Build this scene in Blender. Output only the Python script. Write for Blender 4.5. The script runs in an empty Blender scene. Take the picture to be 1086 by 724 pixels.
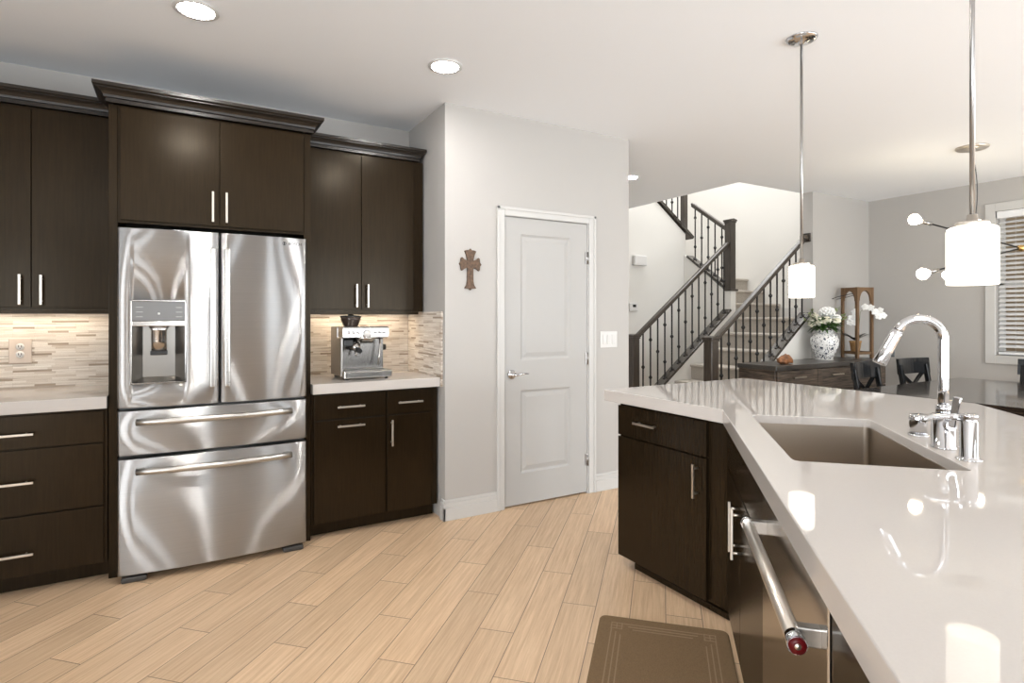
import bpy, bmesh, math, random
from mathutils import Vector, Matrix

PI = math.pi
scene = bpy.context.scene
COL = scene.collection

# ------------------------------------------------------------------ camera, world, lights, exposure
cam_d = bpy.data.cameras.new('camera')
cam = bpy.data.objects.new('camera', cam_d)
COL.objects.link(cam)
cam.location = (0, 0, 1.335)
cam.rotation_euler = (PI / 2, 0, -math.radians(30.2))
cam_d.sensor_width = 36
cam_d.lens = 36 * 605 / 1086
cam_d.shift_y = -26 / 1086
cam_d.clip_start = 0.02
scene.camera = cam

scene.view_settings.view_transform = 'Standard'
scene.view_settings.look = 'None'
scene.view_settings.gamma = 1
scene.view_settings.use_curve_mapping = False
scene.view_settings.exposure = -0.9

world = bpy.data.worlds.new('sky')
scene.world = world
world.use_nodes = True
bgn = world.node_tree.nodes['Background']
bgn.inputs['Color'].default_value = (1.0, 0.96, 0.9, 1)
bgn.inputs['Strength'].default_value = 1.3


def area(name, loc, rot, sx, sy, power, color=(1, 1, 1), spread=PI):
    d = bpy.data.lights.new(name, 'AREA')
    d.shape = 'RECTANGLE'
    d.size, d.size_y, d.energy, d.color = sx, sy, power, color
    d.spread = spread
    o = bpy.data.objects.new(name, d)
    o.location, o.rotation_euler = loc, rot
    COL.objects.link(o)
    return o


# daylight of the rear windows mirrored in the refrigerator, then unseen fill panels added
DAY = (0.86, 0.935, 1.0)
UPT = math.radians(42)   # light off the bright ground outside arrives slightly from below
area('daylight_rear_a', (-2.1, -3.42, 1.32), (PI / 2 + 0.06, 0, 0), 0.5, 2.35, 51, DAY)
area('daylight_rear_b', (0.1, -3.42, 1.32), (PI / 2 + 0.06, 0, 0), 0.4, 2.35, 59, DAY)
area('daylight_rear_c', (2.35, -3.42, 1.32), (PI / 2 + 0.06, 0, 0), 0.5, 2.35, 68, DAY)
area('daylight_rear_d', (3.25, -3.42, 1.32), (PI / 2 + 0.06, 0, 0), 0.4, 2.35, 59, DAY)
area('fill_rear', (5.4, -3.40, 1.35), (PI / 2 + 0.25, 0, 0), 2.2, 2.2, 520, (0.88, 0.945, 1.0))  # added fill panel at the rear wall, sends light to the dining walls
area('fill_left', (-3.10, 0.6, 1.5), (PI / 2 + 0.3, 0, -PI / 2), 2.4, 1.6, 120, DAY)  # unseen fill panel, lifts the left ceiling and the island end
area('fill_dining', (7.15, -1.6, 1.55), (PI / 2 + 0.2, 0, PI / 2), 2.4, 1.7, 170, (0.97, 0.985, 1.0))  # added panel before the solid right wall, brightens the dining side
area('fill_left_rear', (-3.10, -2.1, 1.35), (PI / 2 + 0.03, 0, -PI / 2 + 0.22), 2.2, 2.2, 430, (0.93, 0.965, 1.0), math.radians(120))  # added to brighten the right dining wall from across the room
# upper floor daylight falling into the stairwell
area('daylight_stair', (6.1, 5.3, 5.30), (0, 0, 0), 1.9, 2.4, 260, (0.985, 0.99, 1.0))

# ------------------------------------------------------------------ materials


def new_mat(name):
    m = bpy.data.materials.new(name)
    m.use_nodes = True
    return m, m.node_tree.nodes, m.node_tree.links, m.node_tree.nodes['Principled BSDF']


def sock(node, *names):
    for n in names:
        if n in node.inputs:
            return node.inputs[n]


def plain(name, col, rough=0.5, metal=0.0, bump=0.0, bscale=200, var=0.0, vscale=5, coat=0.0, emit=0.0, emit_col=None, spec=0.5):
    m, N, L, b = new_mat(name)
    b.inputs['Base Color'].default_value = (*col, 1)
    b.inputs['Roughness'].default_value = rough
    b.inputs['Metallic'].default_value = metal
    sock(b, 'Specular IOR Level').default_value = spec
    if coat:
        b.inputs['Coat Weight'].default_value = coat
        b.inputs['Coat Roughness'].default_value = 0.12
    if emit:
        b.inputs['Emission Color'].default_value = (*(emit_col or col), 1)
        b.inputs['Emission Strength'].default_value = emit
    tc = N.new('ShaderNodeTexCoord')
    if var:
        n = N.new('ShaderNodeTexNoise')
        n.inputs['Scale'].default_value = vscale
        n.inputs['Detail'].default_value = 4
        L.new(tc.outputs['Object'], n.inputs['Vector'])
        r = N.new('ShaderNodeValToRGB')
        r.color_ramp.elements[0].position = 0.3
        r.color_ramp.elements[1].position = 0.7
        r.color_ramp.elements[0].color = (*[c * (1 - var) for c in col], 1)
        r.color_ramp.elements[1].color = (*[min(1, c * (1 + var)) for c in col], 1)
        L.new(n.outputs['Fac'], r.inputs['Fac'])
        L.new(r.outputs['Color'], b.inputs['Base Color'])
    if bump:
        n = N.new('ShaderNodeTexNoise')
        n.inputs['Scale'].default_value = bscale
        n.inputs['Detail'].default_value = 2
        L.new(tc.outputs['Object'], n.inputs['Vector'])
        bp = N.new('ShaderNodeBump')
        bp.inputs['Strength'].default_value = bump
        bp.inputs['Distance'].default_value = 0.002
        L.new(n.outputs['Fac'], bp.inputs['Height'])
        L.new(bp.outputs['Normal'], b.inputs['Normal'])
    return m


def grained(name, c1, c2, scale=(90, 90, 4), rough=0.35, coat=0.0, bump=0.05, rot=(0, 0, 0), spec=0.5, ramp=(0.35, 0.65)):
    """wood with its grain along the axis whose scale is small"""
    m, N, L, b = new_mat(name)
    tc = N.new('ShaderNodeTexCoord')
    mp = N.new('ShaderNodeMapping')
    mp.inputs['Scale'].default_value = scale
    mp.inputs['Rotation'].default_value = rot
    L.new(tc.outputs['Object'], mp.inputs['Vector'])
    n = N.new('ShaderNodeTexNoise')
    n.inputs['Scale'].default_value = 1
    n.inputs['Detail'].default_value = 5
    n.inputs['Roughness'].default_value = 0.65
    L.new(mp.outputs['Vector'], n.inputs['Vector'])
    r = N.new('ShaderNodeValToRGB')
    r.color_ramp.elements[0].position, r.color_ramp.elements[1].position = ramp
    r.color_ramp.elements[0].color = (*c1, 1)
    r.color_ramp.elements[1].color = (*c2, 1)
    L.new(n.outputs['Fac'], r.inputs['Fac'])
    L.new(r.outputs['Color'], b.inputs['Base Color'])
    b.inputs['Roughness'].default_value = rough
    sock(b, 'Specular IOR Level').default_value = spec
    if coat:
        b.inputs['Coat Weight'].default_value = coat
        b.inputs['Coat Roughness'].default_value = 0.2
    bp = N.new('ShaderNodeBump')
    bp.inputs['Strength'].default_value = bump
    bp.inputs['Distance'].default_value = 0.001
    L.new(n.outputs['Fac'], bp.inputs['Height'])
    L.new(bp.outputs['Normal'], b.inputs['Normal'])
    return m


def steel(name, col=(0.60, 0.585, 0.565), rough=0.27, aniso=0.75, axis='Z', scale=(3, 3, 500), rot=0.0):
    m, N, L, b = new_mat(name)
    b.inputs['Metallic'].default_value = 1
    b.inputs['Base Color'].default_value = (*col, 1)
    tc = N.new('ShaderNodeTexCoord')
    mp = N.new('ShaderNodeMapping')
    mp.inputs['Scale'].default_value = scale
    L.new(tc.outputs['Object'], mp.inputs['Vector'])
    n = N.new('ShaderNodeTexNoise')
    n.inputs['Scale'].default_value = 1
    n.inputs['Detail'].default_value = 3
    L.new(mp.outputs['Vector'], n.inputs['Vector'])
    mr = N.new('ShaderNodeMapRange')
    mr.inputs['To Min'].default_value = rough - 0.02
    mr.inputs['To Max'].default_value = rough + 0.02
    L.new(n.outputs['Fac'], mr.inputs['Value'])
    L.new(mr.outputs['Result'], b.inputs['Roughness'])
    if aniso:
        b.inputs['Anisotropic'].default_value = aniso
        b.inputs['Anisotropic Rotation'].default_value = rot
        t = N.new('ShaderNodeTangent')
        t.direction_type = 'RADIAL'
        t.axis = axis
        L.new(t.outputs['Tangent'], b.inputs['Tangent'])
    return m


def grooved_steel(name, col, rough, aniso):
    """steel brushed in fine horizontal lines: reflections stretch up and down"""
    m, N, L, b = new_mat(name)
    N.remove(b)
    g = N.new('ShaderNodeBsdfAnisotropic') if hasattr(bpy.types, 'ShaderNodeBsdfAnisotropic') else N.new('ShaderNodeBsdfGlossy')
    g.distribution = 'GGX'
    g.inputs['Color'].default_value = (*col, 1)
    g.inputs['Anisotropy'].default_value = aniso
    g.inputs['Roughness'].default_value = rough
    t = N.new('ShaderNodeTangent')
    t.direction_type = 'RADIAL'
    t.axis = 'Z'
    L.new(t.outputs['Tangent'], g.inputs['Tangent'])
    tc = N.new('ShaderNodeTexCoord')
    mp = N.new('ShaderNodeMapping')
    mp.inputs['Scale'].default_value = (1.5, 1.5, 300)
    L.new(tc.outputs['Object'], mp.inputs['Vector'])
    n = N.new('ShaderNodeTexNoise')
    n.inputs['Scale'].default_value = 1
    n.inputs['Detail'].default_value = 3
    L.new(mp.outputs['Vector'], n.inputs['Vector'])
    mr = N.new('ShaderNodeMapRange')
    mr.inputs['To Min'].default_value = 0.92
    mr.inputs['To Max'].default_value = 1.08
    L.new(n.outputs['Fac'], mr.inputs['Value'])
    hs = N.new('ShaderNodeHueSaturation')
    hs.inputs['Color'].default_value = (*col, 1)
    L.new(mr.outputs['Result'], hs.inputs['Value'])
    L.new(hs.outputs['Color'], g.inputs['Color'])
    L.new(g.outputs[0], N['Material Output'].inputs['Surface'])
    return m


def tile_floor(name):
    """wood-look porcelain planks laid on the diagonal, each shifted a third of its length"""
    m, N, L, b = new_mat(name)
    W, LEN, B0, A0, STEP = 0.1555, 0.914, 0.0131, 2.650, 0.302

    def math_(op, x, y=None):
        n = N.new('ShaderNodeMath')
        n.operation = op
        for i, v in enumerate((x, y)):
            if v is None:
                continue
            if isinstance(v, (int, float)):
                n.inputs[i].default_value = v
            else:
                L.new(v, n.inputs[i])
        return n.outputs[0]
    tc = N.new('ShaderNodeTexCoord')
    sp = N.new('ShaderNodeSeparateXYZ')
    L.new(tc.outputs['Object'], sp.inputs[0])
    x, y = sp.outputs['X'], sp.outputs['Y']
    a = math_('MULTIPLY', math_('ADD', x, y), 0.70710678)
    bb = math_('MULTIPLY', math_('SUBTRACT', x, y), 0.70710678)
    v = math_('DIVIDE', math_('SUBTRACT', bb, B0), W)
    row = math_('FLOOR', v)
    fv = math_('SUBTRACT', v, row)
    u = math_('DIVIDE', math_('ADD', math_('SUBTRACT', a, A0), math_('MULTIPLY', row, STEP)), LEN)
    pl = math_('FLOOR', u)
    fu = math_('SUBTRACT', u, pl)
    dv = math_('MULTIPLY', math_('MINIMUM', fv, math_('SUBTRACT', 1.0, fv)), W)
    du = math_('MULTIPLY', math_('MINIMUM', fu, math_('SUBTRACT', 1.0, fu)), LEN)
    dmin = math_('MINIMUM', du, dv)
    grout = math_('LESS_THAN', dmin, 0.0017)
    wn = N.new('ShaderNodeTexWhiteNoise')
    wn.noise_dimensions = '2D'
    cb = N.new('ShaderNodeCombineXYZ')
    L.new(row, cb.inputs[0])
    L.new(pl, cb.inputs[1])
    L.new(cb.outputs[0], wn.inputs['Vector'])
    # grain along each plank
    gv = N.new('ShaderNodeCombineXYZ')
    L.new(math_('MULTIPLY', a, 3.0), gv.inputs[0])
    L.new(math_('MULTIPLY', bb, 75.0), gv.inputs[1])
    L.new(math_('MULTIPLY', wn.outputs['Value'], 40.0), gv.inputs[2])
    n = N.new('ShaderNodeTexNoise')
    n.inputs['Scale'].default_value = 1
    n.inputs['Detail'].default_value = 5
    n.inputs['Roughness'].default_value = 0.7
    L.new(gv.outputs[0], n.inputs['Vector'])
    r = N.new('ShaderNodeValToRGB')
    r.color_ramp.elements[0].position, r.color_ramp.elements[1].position = 0.3, 0.72
    r.color_ramp.elements[0].color = (0.49, 0.325, 0.195, 1)
    r.color_ramp.elements[1].color = (0.72, 0.525, 0.345, 1)
    L.new(n.outputs['Fac'], r.inputs['Fac'])
    hs = N.new('ShaderNodeHueSaturation')
    mr = N.new('ShaderNodeMapRange')
    mr.inputs['To Min'].default_value, mr.inputs['To Max'].default_value = 0.9, 1.08
    L.new(wn.outputs['Value'], mr.inputs['Value'])
    L.new(mr.outputs['Result'], hs.inputs['Value'])
    L.new(r.outputs['Color'], hs.inputs['Color'])
    mx = N.new('ShaderNodeMix')
    mx.data_type = 'RGBA'
    L.new(grout, mx.inputs['Factor'])
    L.new(hs.outputs['Color'], mx.inputs['A'])
    mx.inputs['B'].default_value = (0.17, 0.115, 0.075, 1)
    L.new(mx.outputs['Result'], b.inputs['Base Color'])
    b.inputs['Roughness'].default_value = 0.36
    bp = N.new('ShaderNodeBump')
    bp.inputs['Strength'].default_value = 0.35
    bp.inputs['Distance'].default_value = 0.002
    L.new(math_('SUBTRACT', 1.0, grout), bp.inputs['Height'])
    L.new(bp.outputs['Normal'], b.inputs['Normal'])
    return m


def strip_stone(name, axis):
    """thin split-face stone strips in courses"""
    m, N, L, b = new_mat(name)
    tc = N.new('ShaderNodeTexCoord')
    sp = N.new('ShaderNodeSeparateXYZ')
    L.new(tc.outputs['Object'], sp.inputs[0])
    cb = N.new('ShaderNodeCombineXYZ')
    L.new(sp.outputs[axis], cb.inputs[0])
    L.new(sp.outputs['Z'], cb.inputs[1])
    br = N.new('ShaderNodeTexBrick')
    br.inputs['Scale'].default_value = 1
    br.inputs['Brick Width'].default_value = 0.17
    br.inputs['Row Height'].default_value = 0.0115
    br.inputs['Mortar Size'].default_value = 0.0005
    br.inputs['Mortar Smooth'].default_value = 0.1
    br.inputs['Bias'].default_value = 0.0
    br.offset = 0.37
    br.offset_frequency = 3
    br.squash = 0.55
    br.squash_frequency = 2
    br.inputs['Color1'].default_value = (0, 0, 0, 1)
    br.inputs['Color2'].default_value = (1, 1, 1, 1)
    br.inputs['Mortar'].default_value = (0.12, 0.12, 0.12, 1)
    L.new(cb.outputs[0], br.inputs['Vector'])
    r = N.new('ShaderNodeValToRGB')
    e = r.color_ramp.elements
    e[0].position, e[0].color = 0.0, (0.26, 0.20, 0.15, 1)
    e[1].position, e[1].color = 1.0, (0.74, 0.685, 0.62, 1)
    for p_, c_ in ((0.07, (0.36, 0.29, 0.225, 1)), (0.16, (0.56, 0.485, 0.41, 1)), (0.5, (0.66, 0.595, 0.525, 1))):
        x_ = e.new(p_)
        x_.color = c_
    L.new(br.outputs['Color'], r.inputs['Fac'])
    mp = N.new('ShaderNodeMapping')
    mp.inputs['Scale'].default_value = (4, 90, 1)
    L.new(cb.outputs[0], mp.inputs['Vector'])
    n = N.new('ShaderNodeTexNoise')
    n.inputs['Scale'].default_value = 1
    n.inputs['Detail'].default_value = 2
    L.new(mp.outputs['Vector'], n.inputs['Vector'])
    r2 = N.new('ShaderNodeValToRGB')
    r2.color_ramp.elements[0].position, r2.color_ramp.elements[1].position = 0.3, 0.45
    r2.color_ramp.elements[0].color = (0.55, 0.50, 0.45, 1)
    r2.color_ramp.elements[1].color = (1, 1, 1, 1)
    L.new(n.outputs['Fac'], r2.inputs['Fac'])
    mx = N.new('ShaderNodeMix')
    mx.data_type = 'RGBA'
    mx.blend_type = 'MULTIPLY'
    mx.inputs['Factor'].default_value = 0.8
    L.new(r.outputs['Color'], mx.inputs['A'])
    L.new(r2.outputs['Color'], mx.inputs['B'])
    L.new(mx.outputs['Result'], b.inputs['Base Color'])
    b.inputs['Roughness'].default_value = 0.6
    bp = N.new('ShaderNodeBump')
    bp.inputs['Strength'].default_value = 0.6
    bp.inputs['Distance'].default_value = 0.004
    ad = N.new('ShaderNodeMath')
    ad.operation = 'ADD'
    L.new(br.outputs['Color'], ad.inputs[0])
    L.new(n.outputs['Fac'], ad.inputs[1])
    L.new(ad.outputs[0], bp.inputs['Height'])
    L.new(bp.outputs['Normal'], b.inputs['Normal'])
    return m


def vase_mat(name):
    m, N, L, b = new_mat(name)
    tc = N.new('ShaderNodeTexCoord')
    n = N.new('ShaderNodeTexNoise')
    n.inputs['Scale'].default_value = 42
    n.inputs['Detail'].default_value = 3
    n.inputs['Distortion'].default_value = 1.2
    L.new(tc.outputs['Object'], n.inputs['Vector'])
    r = N.new('ShaderNodeValToRGB')
    r.color_ramp.interpolation = 'CONSTANT'
    e = r.color_ramp.elements
    e[0].position, e[0].color = 0.0, (0.06, 0.07, 0.095, 1)
    e[1].position, e[1].color = 0.455, (0.80, 0.79, 0.77, 1)
    L.new(n.outputs['Fac'], r.inputs['Fac'])
    # bands at foot and shoulder
    sp = N.new('ShaderNodeSeparateXYZ')
    L.new(tc.outputs['Object'], sp.inputs[0])
    r2 = N.new('ShaderNodeValToRGB')
    r2.color_ramp.interpolation = 'CONSTANT'
    e = r2.color_ramp.elements
    e[0].position, e[0].color = 0.0, (0, 0, 0, 1)
    e[1].position, e[1].color = 0.04, (1, 1, 1, 1)
    for p, c in ((0.10, 0), (0.24, 1), (0.27, 0), (0.28, 0.0)):
        x = e.new(p)
        x.color = (c, c, c, 1)
    mr = N.new('ShaderNodeMath')
    mr.operation = 'MULTIPLY'
    mr.inputs[1].default_value = 1.0
    L.new(sp.outputs['Z'], mr.inputs[0])
    L.new(mr.outputs[0], r2.inputs['Fac'])
    mx = N.new('ShaderNodeMix')
    mx.data_type = 'RGBA'
    v = N.new('ShaderNodeTexVoronoi')
    v.inputs['Scale'].default_value = 18
    v.feature = 'DISTANCE_TO_EDGE'
    L.new(tc.outputs['Object'], v.inputs['Vector'])
    lt = N.new('ShaderNodeMath')
    lt.operation = 'LESS_THAN'
    lt.inputs[1].default_value = 0.05
    L.new(v.outputs['Distance'], lt.inputs[0])
    L.new(lt.outputs[0], mx.inputs['Factor'])
    L.new(r.outputs['Color'], mx.inputs['A'])
    mx.inputs['B'].default_value = (0.72, 0.71, 0.69, 1)
    L.new(mx.outputs['Result'], b.inputs['Base Color'])
    b.inputs['Roughness'].default_value = 0.15
    return m


def glass_mat(name):
    m, N, L, b = new_mat(name)
    b.inputs['Transmission Weight'].default_value = 1
    b.inputs['Roughness'].default_value = 0.0
    b.inputs['IOR'].default_value = 1.1
    b.inputs['Base Color'].default_value = (0.97, 0.98, 0.98, 1)
    return m


M = {}
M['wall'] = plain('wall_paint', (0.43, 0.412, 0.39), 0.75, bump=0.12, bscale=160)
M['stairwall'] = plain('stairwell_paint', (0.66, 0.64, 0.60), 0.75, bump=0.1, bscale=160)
M['ceiling'] = plain('ceiling_paint', (0.86, 0.88, 0.905), 0.85, bump=0.12, bscale=110)
M['floor'] = tile_floor('plank_tile')
M['trim'] = plain('white_trim_paint', (0.54, 0.53, 0.51), 0.5, spec=0.2)
M['doorpaint'] = plain('white_door_paint', (0.42, 0.41, 0.395), 0.5, spec=0.2)
M['cab'] = grained('espresso_cabinet', (0.0105, 0.0062, 0.0028), (0.0175, 0.0108, 0.0050), (110, 110, 5), 0.21, spec=0.25)
sock(M['cab'].node_tree.nodes['Principled BSDF'], 'Specular Tint').default_value = (1.0, 0.86, 0.68, 1)
M['cabdark'] = plain('dark_recess', (0.008, 0.007, 0.006), 0.5)
M['crown'] = grained('espresso_moulding', (0.0085, 0.0055, 0.0033), (0.015, 0.010, 0.006), (5, 90, 90), 0.3)
M['quartz'] = plain('white_quartz', (0.50, 0.465, 0.435), 0.035, var=0.012, vscale=260, spec=0.36)
M['nickel'] = plain('satin_nickel', (0.66, 0.61, 0.545), 0.32, metal=1)
M['chrome'] = plain('chrome', (0.58, 0.58, 0.59), 0.05, metal=1)
M['steel'] = grooved_steel('brushed_steel', (0.465, 0.463, 0.46), 0.30, 0.83)
M['steelh'] = steel('brushed_steel_handle', (0.56, 0.545, 0.52), 0.28, aniso=0.0)
M['sinksteel'] = steel('sink_steel', (0.43, 0.37, 0.305), 0.36, aniso=0.0)
M['bronze'] = plain('bronze', (0.25, 0.16, 0.08), 0.35, metal=1)
M['brass'] = plain('aged_brass', (0.55, 0.36, 0.14), 0.3, metal=1)
M['black'] = plain('black_plastic', (0.012, 0.012, 0.012), 0.35)
M['grey'] = plain('grey_plastic', (0.16, 0.16, 0.16), 0.4)
M['dgrey'] = plain('dark_glossy_panel', (0.17, 0.165, 0.16), 0.3, metal=0.9)
M['red'] = plain('red_enamel', (0.07, 0.003, 0.004), 0.3, spec=0.15)
M['stoneX'] = strip_stone('strip_stone_back', 'X')
M['stoneY'] = strip_stone('strip_stone_side', 'Y')
M['white'] = plain('white_plastic', (0.62, 0.61, 0.59), 0.4, spec=0.3)
M['iron'] = plain('black_iron', (0.014, 0.013, 0.013), 0.45, metal=0.3)
M['stairwood'] = grained('stair_wood', (0.028, 0.021, 0.015), (0.058, 0.045, 0.034), (60, 60, 6), 0.3, coat=0.2)
M['capwood'] = plain('glossy_cap_wood', (0.035, 0.027, 0.020), 0.09, coat=0.5)
M['carpet'] = plain('stair_carpet', (0.41, 0.37, 0.32), 0.95, bump=0.8, bscale=420, var=0.12, vscale=90)
M['mat'] = plain('mat_weave', (0.165, 0.102, 0.048), 0.9, bump=0.9, bscale=320, var=0.18, vscale=240)
M['matline'] = plain('mat_line', (0.25, 0.17, 0.10), 0.9, bump=0.5, bscale=300)
M['rustic'] = grained('rustic_planks', (0.020, 0.015, 0.012), (0.21, 0.16, 0.12), (4, 5, 75), 0.42, bump=0.5, ramp=(0.40, 0.74))
M['sidetop'] = grained('dark_top', (0.040, 0.036, 0.032), (0.060, 0.054, 0.048), (5, 60, 60), 0.3, coat=0.2)
M['gloss'] = plain('black_lacquer', (0.008, 0.0085, 0.0095), 0.14, coat=0.0, spec=0.4)
M['table'] = grained('dark_table', (0.020, 0.014, 0.010), (0.034, 0.025, 0.019), (40, 4, 40), 0.07, coat=0.5, bump=0.0)
M['lantern'] = grained('walnut_lantern', (0.105, 0.055, 0.022), (0.17, 0.095, 0.042), (60, 60, 8), 0.5)
M['leaf'] = plain('leaf_green', (0.10, 0.21, 0.045), 0.45, var=0.4, vscale=30)
M['eucalyptus'] = plain('pale_leaf', (0.36, 0.42, 0.22), 0.5, var=0.3, vscale=30)
M['dleaf'] = plain('orchid_leaf', (0.012, 0.022, 0.016), 0.3)
M['petal'] = plain('cream_petal', (0.86, 0.82, 0.66), 0.6)
M['wpetal'] = plain('white_petal', (0.86, 0.86, 0.84), 0.6)
M['stem'] = plain('green_stem', (0.10, 0.14, 0.05), 0.5)
M['pot'] = grained('clay_pot', (0.36, 0.19, 0.07), (0.48, 0.28, 0.12), (60, 60, 20), 0.7)
M['moss'] = plain('pale_moss', (0.55, 0.47, 0.36), 0.9, bump=0.8, bscale=80)
M['vase'] = vase_mat('porcelain_vase')
M['drift'] = plain('driftwood', (0.25, 0.10, 0.035), 0.55, bump=1.0, bscale=30, var=0.65, vscale=16)
M['cross'] = plain('rusty_metal', (0.10, 0.058, 0.033), 0.6, bump=1.0, bscale=90, var=0.5, vscale=55)
M['shade'] = plain('opal_glass', (0.62, 0.59, 0.54), 0.2, emit=5.0, emit_col=(1.0, 0.92, 0.78))
M['bulb'] = plain('bulb_glow', (1, 0.95, 0.85), 0.1, emit=60.0, emit_col=(1.0, 0.86, 0.62))
M['lens'] = plain('downlight_lens', (1, 1, 1), 0.3, emit=330.0, emit_col=(1.0, 0.98, 0.945))
M['blind'] = plain('white_blind', (0.76, 0.765, 0.77), 0.45)
M['glass'] = glass_mat('window_glass')
M['hopper'] = plain('smoked_plastic', (0.05, 0.035, 0.028), 0.1)
M['polished'] = plain('polished_steel', (0.46, 0.44, 0.415), 0.18, metal=1)
M['steelmid'] = plain('brushed_appliance_steel', (0.30, 0.285, 0.265), 0.28, metal=1)
M['rodmetal'] = plain('brushed_rod', (0.36, 0.35, 0.34), 0.3, metal=1)
M['led'] = plain('under_cabinet_led', (1, 0.9, 0.75), 0.3, emit=2.0, emit_col=(1.0, 0.85, 0.64))

# ------------------------------------------------------------------ mesh helpers


class MB:
    """collects shapes into one mesh"""

    def __init__(self):
        self.bm = bmesh.new()

    def _merge(self, t, smooth=False):
        for f in t.faces:
            f.smooth = smooth
        me = bpy.data.meshes.new('tmp')
        t.to_mesh(me)
        t.free()
        self.bm.from_mesh(me)
        bpy.data.meshes.remove(me)
        return self

    def box(self, x0, x1, y0, y1, z0, z1, bevel=0.0, seg=2, mat=None):
        t = bmesh.new()
        bmesh.ops.create_cube(t, size=1)
        for v in t.verts:
            v.co = Vector(((x0 + x1) / 2 + v.co.x * (x1 - x0), (y0 + y1) / 2 + v.co.y * (y1 - y0), (z0 + z1) / 2 + v.co.z * (z1 - z0)))
        if bevel:
            bmesh.ops.bevel(t, geom=list(t.edges), offset=bevel, segments=seg, affect='EDGES', profile=0.5, clamp_overlap=True)
        if mat:
            t.transform(mat)
        return self._merge(t, False)

    def prism(self, poly, axis, e0, e1, bevel=0.0, mat=None):
        """poly in the plane normal to axis: X->(y,z) Y->(x,z) Z->(x,y)"""
        t = bmesh.new()

        def mk(p, e):
            return {'X': (e, p[0], p[1]), 'Y': (p[0], e, p[1]), 'Z': (p[0], p[1], e)}[axis]
        a = [t.verts.new(mk(p, e0)) for p in poly]
        b = [t.verts.new(mk(p, e1)) for p in poly]
        n = len(poly)
        t.faces.new(a)
        t.faces.new(b[::-1])
        for i in range(n):
            t.faces.new((a[i], b[i], b[(i + 1) % n], a[(i + 1) % n]))
        bmesh.ops.recalc_face_normals(t, faces=t.faces)
        if bevel:
            bmesh.ops.bevel(t, geom=list(t.edges), offset=bevel, segments=2, affect='EDGES', clamp_overlap=True)
        if mat:
            t.transform(mat)
        return self._merge(t, False)

    def lathe(self, prof, center=(0, 0, 0), seg=32, mat=None, smooth=True):
        """prof: list of (r,z)"""
        t = bmesh.new()
        rings = []
        for r, z in prof:
            if r < 1e-6:
                rings.append([t.verts.new((0, 0, z))])
            else:
                rings.append([t.verts.new((r * math.cos(2 * PI * k / seg), r * math.sin(2 * PI * k / seg), z)) for k in range(seg)])
        for A, B in zip(rings, rings[1:]):
            if len(A) == 1 and len(B) == 1:
                continue
            for k in range(seg):
                k2 = (k + 1) % seg
                if len(A) == 1:
                    t.faces.new((A[0], B[k], B[k2]))
                elif len(B) == 1:
                    t.faces.new((A[k], B[0], A[k2]))
                else:
                    t.faces.new((A[k], B[k], B[k2], A[k2]))
        bmesh.ops.recalc_face_normals(t, faces=t.faces)
        if mat:
            t.transform(mat)
        t.transform(Matrix.Translation(center))
        return self._merge(t, smooth)

    def tube(self, pts, rad, seg=12, cap=True, smooth=True):
        pts = [Vector(p) for p in pts]
        rads = rad if isinstance(rad, (list, tuple)) else [rad] * len(pts)
        t = bmesh.new()
        rings = []
        up = None
        for i, p in enumerate(pts):
            d = (pts[min(i + 1, len(pts) - 1)] - pts[max(i - 1, 0)]).normalized()
            if up is None:
                up = Vector((0, 0, 1)) if abs(d.z) < 0.9 else Vector((1, 0, 0))
            s = d.cross(up).normalized()
            up = s.cross(d).normalized()
            rings.append([t.verts.new(p + (s * math.cos(2 * PI * k / seg) + up * math.sin(2 * PI * k / seg)) * rads[i]) for k in range(seg)])
        for A, B in zip(rings, rings[1:]):
            for k in range(seg):
                k2 = (k + 1) % seg
                t.faces.new((A[k], A[k2], B[k2], B[k]))
        if cap:
            t.faces.new(rings[0][::-1])
            t.faces.new(rings[-1])
        bmesh.ops.recalc_face_normals(t, faces=t.faces)
        for f in t.faces:
            f.smooth = smooth and len(f.verts) == 4
        me = bpy.data.meshes.new('tmp')
        t.to_mesh(me)
        t.free()
        self.bm.from_mesh(me)
        bpy.data.meshes.remove(me)
        return self

    def bar(self, p0, p1, w, h, bevel=0.0, up=(0, 0, 1)):
        """box-section bar from p0 to p1, w across, h along up"""
        p0, p1 = Vector(p0), Vector(p1)
        d = (p1 - p0)
        ln = d.length
        d.normalize()
        u = Vector(up)
        s = d.cross(u)
        if s.length < 1e-4:
            s = d.cross(Vector((1, 0, 0)))
        s.normalize()
        u = s.cross(d).normalized()
        mt = Matrix(((d.x, s.x, u.x, (p0.x + p1.x) / 2), (d.y, s.y, u.y, (p0.y + p1.y) / 2), (d.z, s.z, u.z, (p0.z + p1.z) / 2), (0, 0, 0, 1)))
        return self.box(-ln / 2, ln / 2, -w / 2, w / 2, -h / 2, h / 2, bevel, mat=mt)

    def ball(self, c, r, sub=2, scale=(1, 1, 1), rot=None):
        t = bmesh.new()
        bmesh.ops.create_icosphere(t, subdivisions=sub, radius=r)
        for v in t.verts:
            v.co = Vector((v.co.x * scale[0], v.co.y * scale[1], v.co.z * scale[2]))
        if rot:
            t.transform(rot.to_4x4())
        t.transform(Matrix.Translation(c))
        return self._merge(t, True)

    def xf(self, m):
        self.bm.transform(m)
        return self


def link(name, mb, mat, parent=None, base=(0, 0, 0)):
    bm = mb.bm
    b = Vector(base)
    for v in bm.verts:
        v.co -= b
    bmesh.ops.recalc_face_normals(bm, faces=bm.faces)
    me = bpy.data.meshes.new(name)
    bm.to_mesh(me)
    bm.free()
    me.materials.append(mat)
    o = bpy.data.objects.new(name, me)
    COL.objects.link(o)
    if parent is not None:
        o.parent = parent
    return o


def struct(name, mb, mat):
    o = link(name, mb, mat)
    o['kind'] = 'structure'
    return o


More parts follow.
